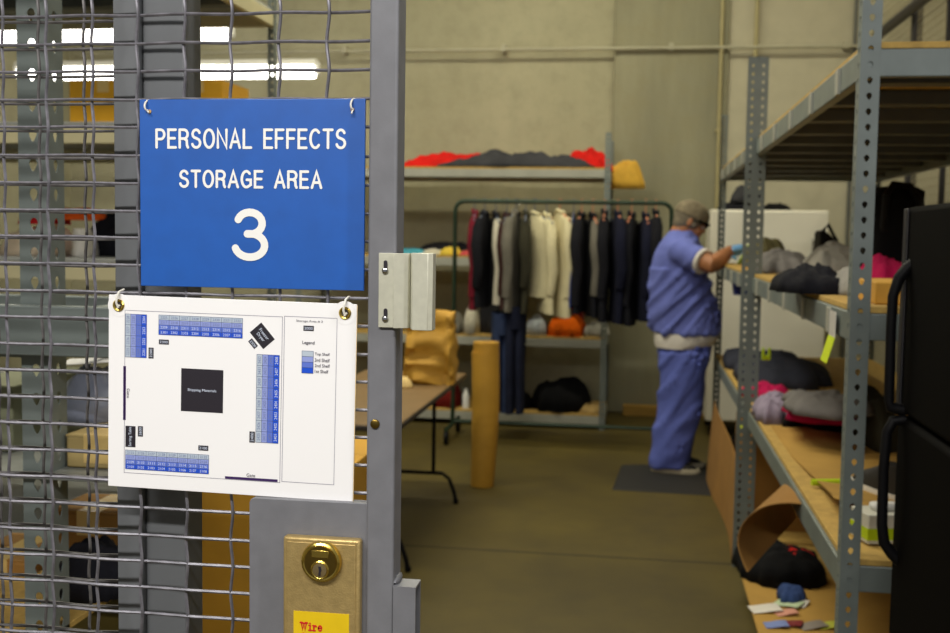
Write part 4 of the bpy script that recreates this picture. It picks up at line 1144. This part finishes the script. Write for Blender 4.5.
# large black duffel with an upright end
dA = Px(0, 0, 1) if False else None
q0, q1 = P(866, 230, 4.2), P(934, 230, 4.2)
bgz = P(900, 186, 4.2).z
dbag = thing('duffel_bag', 'large black duffel bag standing on the middle right shelf', 'bag', ((q0.x+q1.x)/2, 4.35, ZM+.001))
hw = (q1.x-q0.x)/2; hh = bgz-ZM
mb = MB().loft([(0, 0, 0, hw*1.0, .17), (0, 0, hh*.08, hw*1.04, .18), (0, 0, hh*.55, hw*1.0, .17), (.0, 0, hh*.85, hw*.90, .14), (.02, 0, hh*.96, hw*.75, .11), (.02, 0, hh, hw*.5, .07)], 28, p=3.5)
for i, v in enumerate(mb.v):
    k = .02*noise.noise(Vector(v)*7); mb.v[i] = (v[0]*(1+k*3), v[1]*(1+k*3), v[2]+k*.5*(v[2] > .05))
mb.build('bag_body', cloth('black_bag_cloth', (13, 13, 15)), dbag, angle=70)
MB().tube([(-hw*.5, -.15, hh*.5), (-hw*.48, -.17, hh*.9), (-hw*.2, -.12, hh*1.02), (hw*.3, -.12, hh*1.0), (hw*.5, -.17, hh*.85), (hw*.52, -.16, hh*.5)], .013, 8).build('carry_strap', BLKP, dbag)
MB().tube([(-hw*.7, 0, hh*.97), (hw*.8, 0, hh*.97)], .012, 8).build('zip_flap', BLKP, dbag)
# black case behind
q0 = P(820, 240, 5.9); q1 = P(850, 240, 5.9)
case2 = thing('camera_case', 'black angular case standing in the middle of the middle shelf', 'case', ((q0.x+q1.x)/2, 6.0, ZM+.001))
hw = (q1.x-q0.x)/2
MB().prism([(-hw, .0), (hw*1.3, 0), (hw*1.3, .09), (hw*.3, .10), (-hw*.1, .17), (-hw*.75, .21), (-hw, .20)], -.1, .1).build('case_body', BLKP, case2, bevel=.01)
MB().tube([(-hw*.6, 0, .205), (-hw*.3, 0, .24), (hw*.3, 0, .16), (hw*.6, 0, .10)], .009, 8).build('handle', BLKP, case2)
# lime folder next to the glove
q = Pz(739, 263, ZM)
o = MB().prism([(-.05, 0), (.03, 0), (.065, .10), (.05, .125), (.015, .125)], -.02, .02).build('lime_pouch', LIME, bevel=.006); o.location = (P(742, 255, 7.1).x+.02, 7.1, ZM+.001); tag(o, 'lime green pouch beside the blue gloved hand', 'pouch')
# small boards at the shelf end near the hand (yellowish)
q = Pz(752, 278, ZM)
o = heap('cloth_bundle', 'straw yellow folded cloth at the shelf edge below the gloved hand', 'cloth', (RX0+.13, 6.1, ZM+.001), .08, .5, .04, mat('straw_cloth', (206, 160, 56), .9, 0, .15, 8, .3, 30), 108)
# shelf tag hanging from near middle beam
def hang_tag(px, y0, y1, label, wpx, split=True):
    q = Px(px, y0, RX0-.004); q2 = Px(px, y1, RX0-.004)
    r = thing('shelf_tag', label, 'tag', (RX0-.006, q.y, q.z))
    W2 = wpx/2*q.y/F*3.0
    h = q.z-q2.z
    if split: MB().box((-.0012, -W2, -h*.52), (0, W2, 0)).build('upper_half', mat('tag_white', (206, 202, 196), .5, 0, .02), r)
    mb = MB(); V = []
    z_a = -h*.5 if split else 0
    V = [(-.002, -W2, z_a), (-.002, W2, z_a), (-.020, W2, -h), (-.020, -W2, -h), (-.0008, -W2, z_a), (-.0008, W2, z_a), (-.0188, W2, -h), (-.0188, -W2, -h)]
    mb.add(V, [(0, 1, 2, 3), (7, 6, 5, 4), (0, 4, 5, 1), (1, 5, 6, 2), (2, 6, 7, 3), (3, 7, 4, 0)]); mb.build('lower_half', mat('tag_lime', (204, 222, 10), .5, 0, .03), r, smooth=False)
hang_tag(834, 311, 363, 'white and lime shelf tag hanging from the middle beam', 12)
hang_tag(742.5, 423, 441, 'lime shelf tag on the low beam beside the double upright', 7, False)
# low shelf (bay next to the camera)
shelf_heap(757, 800, 424, ZL, .20, .10, cloth('lilac_cloth', (150, 138, 158), .2), 111, 'lilac and white bundled shirt on the low right shelf', 'shirt', 'shirt', flat=.5)
shelf_heap(778, 858, 430, ZL, .24, .075, cloth('black_bag_cloth', (13, 13, 15)), 112, 'black trousers folded under the magenta shirt', 'trousers', 'trousers', flat=.4)
shelf_heap(790, 885, 424, ZL+.078, .26, .055, MAG, 113, 'magenta shirt folded in the pile on the low shelf', 'shirt', 'shirt', flat=.4)
shelf_heap(782, 882, 418, ZL+.128, .26, .06, DGR, 114, 'grey folded sweatshirt on top of the low shelf pile', 'sweater', 'sweatshirt', flat=.5)
shelf_heap(740, 830, 388, ZL, .5, .12, cloth('slate_cloth', (52, 54, 66)), 115, 'slate coloured clothes heaped deep in the low shelf', flat=.45)
shelf_heap(742, 790, 399, ZL, .13, .06, MAG, 116, 'magenta cloth showing below the slate clothes', flat=.45)
shelf_heap(860, 905, 452, ZL, .3, .20, OLV, 117, 'dark olive heap behind the near upright on the low shelf', flat=.5)
q = Pz(766, 372, ZL)
o = MB().prism([(-.035, 0), (.035, 0), (.035, .10), (.015, .10), (.015, .04), (-.015, .04), (-.015, .10), (-.035, .10)], -.02, .02).build('lime_clip', LIME, bevel=.005); o.location = P(766, 360, 5.5); o.scale = (.6, .6, .6); tag(o, 'lime green clip resting on the slate clothes', 'clip')
# cardboard sheet with a curled corner on low shelf
q0 = Pz(752, 430, ZL)
def curl_sheet(label, x0, x1, y0, y1, z, m, corner_h=.16, seed=0):
    n = 22; V = []; Fc = []
    for s in (0, 1):
        for i in range(n+1):
            for j in range(n+1):
                u, v = i/n, j/n
                x = x0+(x1-x0)*u; y = y0+(y1-y0)*v
                d = max(0, .55-(u*.75+v*.9))
                zz = z + .0 + s*.003 + corner_h*3.2*d*d*(1.4-d) + .006*noise.noise(Vector((u*3, v*3, seed)))
                V.append((x-.10*d*d*3+d*.12, y+d*d*.5, max(zz, z+s*.003)))
    w_ = n+1; o_ = w_*w_
    for i in range(n):
        for j in range(n):
            a_ = i*w_+j
            Fc.append((o_+a_, o_+a_+w_, o_+a_+w_+1, o_+a_+1)); Fc.append((a_, a_+1, a_+w_+1, a_+w_))
    for i in range(n):
        Fc.append((i*w_, (i+1)*w_, o_+(i+1)*w_, o_+i*w_)); Fc.append(((i+1)*w_+n, i*w_+n, o_+i*w_+n, o_+(i+1)*w_+n))
        Fc.append((i+1, i, o_+i, o_+i+1)); Fc.append((n*w_+i, n*w_+i+1, o_+n*w_+i+1, o_+n*w_+i))
    o = MB().add(V, Fc).build('cardboard_sheet', m, angle=60); return tag(o, label, 'cardboard')
curl_sheet('tan cardboard sheet with a lifted corner covering the low shelf', RX0+.05, RX1-.1, 2.82, 4.6, ZL+.001, CARD, .10)
q = Pz(830, 489, ZL)
o = MB().tube([(-.055, 0, .012), (.05, .02, .012)], [.010, .012], 10).build('highlighter', LIME); o.location = (q.x, q.y, ZL+.006); tag(o, 'lime highlighter pen lying on the cardboard sheet', 'pen')
q = Pz(868, 500, ZL); sneaker((q.x+.05, q.y+.05, ZL+.005), PI*.62, .95, mat('shoe_black', (30, 28, 28), .6, 0, .05), 'black shoe with a white sole near the refrigerator handle')
q0 = Pz(862, 547, ZL)
bx = thing('glove_box', 'white and lime printed carton at the near end of the low shelf', 'box', (q0.x+.06, q0.y+.07, ZL+.005), .25)
MB().box((-.06, -.05, 0), (.07, .05, .075)).build('box_body', mat('box_white', (206, 204, 190), .6, 0, .04), bx, bevel=.003)
MB().box((-.0605, -.0505, .01), (.02, .0505, .04)).build('printed_band', LIME, bx)
MB().box((-.03, -.02, .075), (.04, .02, .095)).build('tissue', mat('tissue_white', (220, 218, 214), .8, 0, .02), bx, bevel=.008)
# brown paper curling off the shelf front (a torn bag, mouth to the aisle)
def paper_curl(label, c, m, seed):
    n = 26; k = 12; V = []; Fc = []
    for s in (0, 1):
        for i in range(n+1):
            t_ = i/n
            for j in range(k+1):
                v = j/k
                th_ = -1.35+t_*2.9
                r_ = .19*(1-.30*t_)*(1-.35*v)+.003*s
                x = -r_*math.sin(th_+.5)*1.05+.18*v
                z = -.06+r_*math.cos(th_+.5)*.85+.09*v*(1-t_)
                y = (v-.5)*.62+.10*math.sin(t_*3)
                kk = .008*noise.noise(Vector((t_*4, v*4, seed)))
                V.append((x+kk, y, z+kk))
    w_ = k+1; o_ = (n+1)*w_
    for i in range(n):
        for j in range(k):
            a_ = i*w_+j
            Fc.append((a_, a_+w_, a_+w_+1, a_+1)); Fc.append((o_+a_, o_+a_+1, o_+a_+w_+1, o_+a_+w_))
        Fc.append((i*w_, o_+i*w_, o_+(i+1)*w_, (i+1)*w_)); Fc.append((i*w_+k, (i+1)*w_+k, o_+(i+1)*w_+k, o_+i*w_+k))
    for j in range(k):
        Fc.append((j, j+1, o_+j+1, o_+j)); Fc.append((n*w_+j, o_+n*w_+j, o_+n*w_+j+1, n*w_+j+1))
    o = MB().add(V, Fc).build('torn_paper_bag', m, angle=60); o.location = c; return tag(o, label, 'bag')
q = P(774, 520, 3.6)
paper_curl('torn brown paper bag curling over the front of the low shelf', (q.x+.02, 3.62, q.z+.02), CARDD, 3)
# dark fabric under it, on the bottom shelf stack
zb_ = LV[0]
ybk = Pz(780, 590, zb_+.017).y
q0, q1 = P(738, 575, ybk), P(836, 575, ybk)
heap('backpack', 'black backpack slumped on the bottom shelf below the torn paper bag', 'backpack', ((q0.x+q1.x)/2, ybk+.20, zb_+.018), (q1.x-q0.x)/2*1.02, .20, P(780, 552, ybk+.1).z-zb_-.02, cloth('black_bag_cloth', (13, 13, 15)), 121, flat=.35, fold=.2)
heap('cloth_bundle', 'red cloth strip on top of the black backpack', 'cloth', (P(800, 552, ybk).x, ybk+.2, P(800, 554, ybk+.2).z-.01), .09, .1, .03, REDC, 122)
q = P(793, 600, ybk-.12)
heap('cloth_bundle', 'dark blue cloth in front of the black backpack', 'cloth', (q.x, ybk-.10, zb_+.018), .055, .08, .055, cloth('blue_cloth', (52, 72, 120)), 123, flat=.5, fold=.2)
# low cardboard tray full of papers sticking out of the bottom shelf
ty1 = Pz(748, 590, .16).y; tx0 = Pz(748, 590, .16).x
o = MB().box((tx0, 2.75, zb_+.0015), (RX1-.15, ty1+.45, zb_+.016)).build('cardboard_sheet', CARD, bevel=.003); tag(o, 'flat cardboard sheet sticking out of the bottom shelf', 'cardboard')
zt_ = zb_+.017
PCS = [(765, 610, .055, .04, .2, (222, 216, 206), 'white paper slip at the left edge of the bottom shelf'),
       (788, 605, .05, .04, -.5, (188, 206, 168), 'pale green paper slip on the bottom shelf'),
       (786, 614, .04, .025, .3, (214, 150, 128), 'pale pink paper slip on the bottom shelf'),
       (802, 605, .035, .02, 1.1, (206, 200, 190), 'narrow white paper slip near the blue cloth'),
       (776, 626, .04, .03, .1, (120, 136, 190), 'blue paper slip at the bottom edge of the picture'),
       (792, 625, .035, .03, -.3, (120, 30, 34), 'dark red paper slip beside the blue one'),
       (812, 627, .05, .03, .4, (140, 130, 122), 'grey paper slip at the bottom of the shelf'),
       (828, 627, .035, .03, .2, (196, 200, 70), 'yellow paper slip close to the near upright')]
for i, (px, py, w2, d2, rz_, col, lab) in enumerate(PCS):
    q = Pz(px, py, zt_)
    paper(lab, (q.x, q.y, zt_+.0005), w2, d2, rz_, mat('slip_%d' % i, col, .6, 0, .04), curl=.006, th=.002, group='paper slips on the bottom shelf')
# tall cardboard sheet standing against the far half of the rack
ys0, ys1 = 5.25, 7.0
a = Pz(737, 540, 0); b = Pz(708, 415, 0)
mb = MB(); V = []; Fc = []; n = 12
for s in (0, 1):
    for i in range(n+1):
        t_ = i/n
        y = 5.2+(6.9-5.2)*t_
        for j in range(7):
            v = j/6
            lean = .05*v+.04*v*v*math.sin(t_*2)
            V.append((RX0-.040+lean*.4+.004*s+.02*math.sin(t_*5), y, .002+(.34+.16*t_)*v))
w_ = 7; o_ = (n+1)*w_
for i in range(n):
    for j in range(6):
        a_ = i*w_+j; Fc.append((a_, a_+w_, a_+w_+1, a_+1)); Fc.append((o_+a_, o_+a_+1, o_+a_+w_+1, o_+a_+w_))
    Fc.append((i*w_, o_+i*w_, o_+(i+1)*w_, (i+1)*w_)); Fc.append((i*w_+6, (i+1)*w_+6, o_+(i+1)*w_+6, o_+i*w_+6))
for j in range(6):
    Fc.append((j, j+1, o_+j+1, o_+j)); Fc.append((n*w_+j, o_+n*w_+j, o_+n*w_+j+1, n*w_+j+1))
o = MB().add(V, Fc).build('cardboard_sheet', CARDD, angle=60); tag(o, 'bent cardboard sheet leaning on the rack beside the floor mat', 'cardboard')
carton('brown carton on the floor under the far half of the right rack', (RX0+.05, 5.3, LV[0]+.0005), (RX0+.55, 6.2, .55), CARDD)
o = heap('bag', 'black bag on the bottom shelf next to the person', 'bag', (RX0+.25, 6.9, LV[0]+.001), .2, .3, .22, cloth('black_bag_cloth', (13, 13, 15)), 131, flat=.4)
shelf_heap(728, 760, 372, ZL, .3, .11, cloth('slate_cloth', (52, 54, 66)), 132, 'dark clothes at the far end of the low shelf by the person', flat=.5)
q = P(738, 287, 6.6)
bn = thing('storage_bin', 'small royal blue bin hanging under the middle shelf near the person', 'bin', (P(741, 290, 6.6).x+.02, 6.75, P(741, 290, 6.6).z-.02))
bn.location.z = P(741, 296, 6.6).z
MB().loft([(0, 0, 0, .05, .07), (0, 0, .085, .06, .08)], 20, p=5).build('bin_body', mat('bin_blue', (24, 40, 130), .5, 0, .05), bn)
MB().tube([(-.058, 0, .085), (-.058, 0, .12), (.058, 0, .12), (.058, 0, .085)], .004, 6).build('handle', CHROME, bn)

# ================================================================== BLACK REFRIGERATOR
FXD = .556; FY0, FY1 = 1.72, 2.47; FZT = P(915, 207, FY1).z
fr = thing('refrigerator', 'black refrigerator at the right edge with two long curved handles', 'refrigerator', (FXD+.35, 2.1, 0))
wpart(MB().box((FXD+.075, FY0+.01, .05), (FXD+.72, FY1-.005, FZT-.012)).build('cabinet_body', BLKP, bevel=.008), fr)
wpart(MB().box((FXD+.09, FY0+.03, 0), (FXD+.70, FY1-.03, .05)).build('plinth', BLKP), fr)
FSP = P(905, 413, FY1).z
d1 = MB().box((FXD, FY0, FSP+.004), (FXD+.07, FY1, FZT)).build('freezer_door', BLKM, bevel=.012); wpart(d1, fr)
d2 = MB().box((FXD, FY0, .08), (FXD+.07, FY1, FSP-.004)).build('fridge_door', BLKM, bevel=.012); wpart(d2, fr)
wpart(MB().box((FXD-.006, FY1-.035, FSP+.02), (FXD+.001, FY1-.004, FZT-.004)).build('door_edge_trim', mat('trim_black', (30, 28, 31), .5, 0, .05, spec=.3), bevel=.004), d1)
hy = FY1-.05
def hz(py): return P(890, py, hy).z
def hx(px, py): return P(px, py, hy).x
wpart(MB().tube([(FXD+.01, hy, hz(262)), (FXD-.004, hy, hz(268)), (hx(899, 278), hy, hz(278)), (hx(893, 296), hy, hz(296)), (hx(891, 330), hy, hz(330)), (hx(889, 400), hy, hz(400)), (hx(890, 406), hy, hz(407)), (FXD+.006, hy, hz(410))], [.012, .013, .012, .011, .0105, .011, .012, .013], 12).build('handle', BLKP), d1)
wpart(MB().tube([(FXD+.006, hy, hz(419)), (hx(893, 421), hy, hz(421)), (hx(887, 432), hy, hz(432)), (hx(883.5, 470), hy, hz(470)), (hx(882, 525), hy, hz(525)), (hx(884, 543), hy, hz(543)), (hx(892, 554), hy, hz(554)), (FXD+.01, hy, hz(562))], [.012, .012, .011, .011, .0115, .012, .012, .013], 12).build('handle', BLKP), d2)

# ================================================================== FLOOR MAT
m0 = Pz(612, 490, .0); m1 = Pz(712, 496, .0); m2 = Pz(714, 464, 0); m3 = Pz(621, 466, 0)
MATB = mat('rubber_mat', (32, 30, 28), .8, 0, .15, 20, .3, 60)
fm = thing('floor_mat', 'dark rubber anti-fatigue mat under the standing person', 'mat', ((m0.x+m1.x)/2, (m0.y+m3.y)/2, 0))
cs = [m0, m1, m2, m3]; cc = sum(cs, Vector())/4
mb = MB()
V = [(p.x, p.y, .0005) for p in cs]+[(p.x+(cc.x-p.x)*.05, p.y+(cc.y-p.y)*.05, .012) for p in cs]
mb.add(V, [(3, 2, 1, 0), (4, 5, 6, 7), (0, 1, 5, 4), (1, 2, 6, 5), (2, 3, 7, 6), (3, 0, 4, 7)])
wpart(mb.build('mat_body', MATB, smooth=False), fm)
MZ = .0125

# ================================================================== PERSON
mp_ = Pz(671, 470, MZ); MYP = mp_.y+.03
person = thing('person', 'person in a blue short-sleeved shirt and trousers sorting clothes at the rack', 'person', (mp_.x, MYP, MZ))
def W(px, py): p = P(px, py, MYP); return p.x-mp_.x, p.z-MZ
LAT = {}
def sec(y, xa, xb, lat, grow=0.0, dy=0.0):
    a, z = W(xa, y); b, _ = W(xb, y); return ((a+b)/2, dy, z, (b-a)/2+grow, lat+grow)
torso = [(345, 658, 711, .185), (330, 654, 715, .20), (318, 652, 716, .205), (304, 650.5, 714, .205), (290, 650.5, 710, .20), (276, 651.5, 707, .20), (264, 654, 705, .205), (254, 657, 703, .21), (246, 661, 700, .20), (240, 665, 697, .16), (235, 669, 694, .10), (231, 673, 692, .07)]
legN = [(464, 651, 684), (456, 649, 686), (444, 651, 690), (425, 654, 695), (402, 657, 701), (384, 659, 704), (366, 659, 706), (350, 658, 709)]
# --- one continuous body
body = MB()
body.loft([sec(y, a+3, b-3, l-.02) for y, a, b, l in torso], 24)
for s in (-1, 1):
    dxp = 0 if s < 0 else 4
    body.loft([sec(y, a+6+dxp, b-8+dxp, .062+.028*((464-y)/114), 0, s*.095) for y, a, b in legN], 16)
# neck and head (tilted forward and down)
hx_, hz_ = W(691, 221)
nx, nz = W(680, 234)
body.tube([(nx-.02, 0, nz-.06), (nx+.006, 0, nz+.02), (hx_-.012, 0, hz_+.0)], [.075, .064, .060], 14)
Mh = Matrix.Translation((hx_, 0, hz_)) @ Matrix.Rotation(math.radians(24), 4, 'Y')
body.ball((-.008, 0, .022), (.100, .078, .105), 20, 14, M=Mh)            # cranium
body.ball((.030, 0, -.055), (.062, .058, .072), 16, 10, M=Mh)           # jaw and face
body.ball((.078, 0, -.100), (.022, .026, .020), 10, 8, M=Mh)            # chin
body.ball((.092, 0, -.028), (.024, .014, .022), 10, 8, M=Mh)            # nose
body.tube([(.080, 0, .008), (.104, 0, -.030)], [.009, .014], 8, M=Mh)
body.ball((.083, 0, .012), (.018, .050, .012), 10, 8, M=Mh)             # brow
body.ball((.086, 0, -.066), (.012, .026, .009), 10, 8, M=Mh)            # lips
body.ball((.086, 0, -.078), (.011, .022, .008), 10, 8, M=Mh)
for s in (-1, 1):
    body.ball((-.004, s*.080, -.012), (.018, .010, .032), 10, 8, M=Mh)  # ears
    body.ball((.066, s*.040, -.040), (.025, .022, .024), 10, 8, M=Mh)   # cheeks
# arms
def WA(px, py, lat): a, z = W(px, py); return (a, lat, z)
shR, elR, wrR = WA(681, 252, -.19), WA(709.5, 264, -.345), WA(727, 251, -.17)
shL, elL, wrL = WA(683, 252, .19), WA(712, 268, .30), WA(727, 255, .10)
def lerp(a, b, t): return tuple(a[i]+(b[i]-a[i])*t for i in range(3))
for sh, el, wr in ((shR, elR, wrR), (shL, elL, wrL)):
    body.tube([sh, lerp(sh, el, .45), el, lerp(el, wr, .3), lerp(el, wr, .7), wr, lerp(el, wr, 1.12)], [.072, .062, .054, .055, .045, .034, .032], 14)
bo = remesh('body', body, .0085, SKIN, person, 5)
# --- face details and hair
face = MB()
for s in (-1, 1): face.ball((.084, s*.032, -.010), (.010, .014, .008), 10, 8, M=Mh)
face.build('eyes', mat('eye_white', (206, 198, 190), .3, 0, 0), person)
HAIR = mat('hair_grey', (120, 110, 92), .9, 0, .25, 60, .5, 150)
hm_ = MB(); hm_.ball((-.014, 0, .018), (.104, .084, .098), 20, 14, M=Mh)
hm_.ball((-.055, 0, -.035), (.052, .070, .055), 14, 10, M=Mh)
for s in (-1, 1): hm_.ball((.02, s*.074, -.002), (.03, .012, .04), 10, 8, M=Mh)
remesh('hair', hm_, .009, HAIR, person, 4)
CAP = mat('cap_camo', (136, 124, 100), .9, 0, 0, 24, .3, 80, col2=(98, 88, 70))
cp = MB()
V = []; Fc = []; n = 26; K = 9
for i in range(K+1):
    t_ = i/K*PI/2
    for j in range(n):
        q_ = 2*PI*j/n; V.append((-.012+.115*math.cos(t_)*math.cos(q_), .093*math.cos(t_)*math.sin(q_), .028+.103*math.sin(t_)**.9))
for i in range(K):
    for j in range(n):
        j2 = (j+1) % n; Fc.append((i*n+j, i*n+j2, (i+1)*n+j2, (i+1)*n+j))
Fc.append(tuple(range(n-1, -1, -1)))
cp.add(V, Fc, 0, Mh); capo = cp.build('cap', CAP, person, angle=60)
bm_ = MB(); V = []; Fc = []; n = 16
for s in (0, 1):
    for i in range(n+1):
        q_ = -1.15+2.3*i/n
        for k in (0, 1):
            r_ = (.100, .135)[k]
            V.append((-.010+r_*math.cos(q_)*1.0, .084*math.sin(q_)*(1, .95)[k], .032-.012*k+.006*s-.01*abs(math.sin(q_))*k))
w_ = 2; o_ = (n+1)*2
for i in range(n):
    a_ = i*2; Fc += [(a_, a_+1, a_+3, a_+2), (o_+a_, o_+a_+2, o_+a_+3, o_+a_+1), (a_+1, o_+a_+1, o_+a_+3, a_+3), (a_, a_+2, o_+a_+2, o_+a_)]
Fc += [(0, o_, o_+1, 1), (2*n, 2*n+1, o_+2*n+1, o_+2*n)]
bm_.add(V, Fc, 0, Mh); bm_.build('brim', BLKP, capo, angle=60)
gs = MB()
for s in (-1, 1):
    gs.ball((.104, s*.034, .010), (.007, .028, .017), 12, 8, M=Mh)
    gs.tube([(.100, s*.055, .012), (.06, s*.084, .014), (.0, s*.092, .010)], .0045, 6, M=Mh)
gs.tube([(.106, -.012, .014), (.106, .012, .014)], .004, 6, M=Mh)
gs.build('glasses', BLKM, person)
# --- clothing
SHIRT = mat('scrub_blue', (106, 116, 190), .9, 0, .10, 6, .5, 14, spec=.2)
PANT = mat('trouser_blue', (94, 106, 182), .9, 0, .10, 6, .5, 14, spec=.2)
TEE = mat('undershirt_white', (214, 208, 200), .9, 0, .05, 8, .3, 30)
def fold(mb, amp, sx=1, seed=0, fz=7, fx=14):
    for i, v in enumerate(mb.v):
        p = Vector(v); k = noise.noise(Vector((p.x*fx+seed, p.y*fx, p.z*fz)))*amp+noise.noise(Vector((p.x*30, p.y*30+seed, p.z*12)))*amp*.4
        d = Vector((p.x-.08, p.y, 0)); d = d.normalized() if d.length > 1e-6 else d
        mb.v[i] = tuple(p+d*k)
sm_ = MB(); sm_.loft([sec(y, a, b, l, .012) for y, a, b, l in torso if y < 335], 34)
sm_.loft([sec(332, 653, 717.5, .205, .014), sec(322, 652, 717, .207, .010)], 34)
for sh, el in ((shR, elR), (shL, elL)):
    s_ = math.copysign(1, sh[1])
    sm_.tube([(sh[0]-.02, sh[1]*.55, sh[2]+.012), (sh[0]-.004, sh[1]*.95, sh[2]+.004), lerp(sh, el, .40), lerp(sh, el, .66)], [.075, .088, .082, .082], 18)
so = remesh('shirt', sm_, .011, SHIRT, person, 4)
for v in so.data.vertices:
    p = v.co
    k = noise.noise(Vector((p.x*6, p.y*6, p.z*4)))*.014+(1-abs(noise.noise(Vector(((p.x-p.z*.8)*9, p.y*4, p.z*2+3)))*2.4))*.026*(1 if p.z < 1.30 else .35)
    v.co = p+v.normal*max(k-.004, -.005)
# sleeve hems (white undershirt cuffs)
for sh, el in ((shR, elR), (shL, elL)):
    MB().tube([lerp(sh, el, .62), lerp(sh, el, .70), lerp(sh, el, .74)], [.078, .084, .079], 18).build('undershirt_cuff', TEE, person)
ts = MB(); ts.loft([sec(346, 657, 706, .190, .014), sec(342, 656, 712, .197, .014), sec(334, 655, 717, .205, .010), sec(326, 655, 716, .2, .0)], 34)
V2 = []
for v in ts.v:                       # hem dips at the back, rises at the belly
    t_ = min(1, max(0, (v[0]+.1)/.4)); V2.append((v[0], v[1], v[2]+(t_-.35)*.075*(1 if v[2] < W(0, 330)[1] else 0)))
ts.v = V2; fold(ts, .006, seed=5); ts.build('undershirt', TEE, person, angle=70)
tr = MB()
tr.loft([sec(372, 661, 706, .150), sec(360, 659, 708, .178), sec(346, 658, 711, .190), sec(338, 658, 711, .188)], 30)
for s in (-1, 1):
    dxp = 0 if s < 0 else 5
    tr.loft([sec(y, a+dxp*(1-(464-y)/114), b+dxp*(1-(464-y)/114), .085+.026*((464-y)/114), 0, s*.090) for y, a, b in legN], 26)
to = remesh('trousers', tr, .011, PANT, person, 4)
for v in to.data.vertices:
    p = v.co
    k = noise.noise(Vector((p.x*8+4, p.y*8, p.z*6)))*.012+(1-abs(noise.noise(Vector(((p.x-p.z*.6)*8, p.y*4, p.z*3+3)))*2.4))*.018
    v.co = p+v.normal*max(k-.003, -.004)
SHB = mat('shoe_black', (30, 28, 28), .6, 0, .05); SHW = mat('shoe_cream', (186, 176, 150), .7, 0, .06)
for s in (-1, 1):
    fx, _ = W(673 if s < 0 else 679, 470)
    Ms = Matrix.Translation((fx, s*.095, 0)) @ Matrix.Rotation(-.10 if s < 0 else .08, 4, 'Z')
    up = MB().loft([(0.01, 0, .022, .150, .046), (-.005, 0, .05, .135, .046), (-.045, 0, .080, .090, .042), (-.065, 0, .115, .062, .040)], 26, p=2.3, M=Ms)
    uo = up.build('shoe', SHB, person)
    MB().loft([(.012, 0, 0, .150, .048), (.012, 0, .012, .158, .051), (.010, 0, .032, .154, .049)], 28, p=2.4, M=Ms).build('sole', SHW, uo)
    MB().tube([(-.13, -.043, .05), (-.06, -.049, .045), (.02, -.049, .034)], [.014, .013, .009], 8, M=Ms).build('side_stripe', SHW, uo)
# gloves: palm and five separate fingers
GLV = mat('nitrile_blue', (110, 164, 216), .5, 0, .06)
def hand(wr, el, side):
    d = (Vector(wr)-Vector(el)).normalized()
    fw = (d*.55+Vector((.83, 0, .05))).normalized(); up = Vector((0, 0, 1)); lat = fw.cross(up).normalized(); up = lat.cross(fw).normalized()
    o = Vector(wr)
    def L(a, b, c): return o+fw*a+lat*b+up*c
    g = MB()
    g.tube([L(-.045, 0, 0), L(-.01, 0, 0), L(.03, 0, .004), L(.075, 0, .004), L(.095, 0, 0)], [.040, .036, .042, .044, .036], 14, flat=.62)
    for k, (b, ln) in enumerate(((-.033, .075), (-.011, .088), (.011, .082), (.033, .064))):
        g.tube([L(.075, b, .002), L(.095+ln*.28, b*1.1, -.004), L(.095+ln*.62, b*1.12, -.022), L(.095+ln*.8, b*1.1, -.046)], [.0115, .0105, .0098, .0085], 10)
    s = side
    g.tube([L(.015, s*.034, -.004), L(.045, s*.062, -.014), L(.072, s*.066, -.030), L(.09, s*.056, -.045)], [.014, .013, .0115, .0095], 10)
    return g
remesh('glove', hand(wrR, elR, -1), .005, GLV, person, 2)
remesh('glove', hand(wrL, elL, 1), .005, GLV, person, 2)
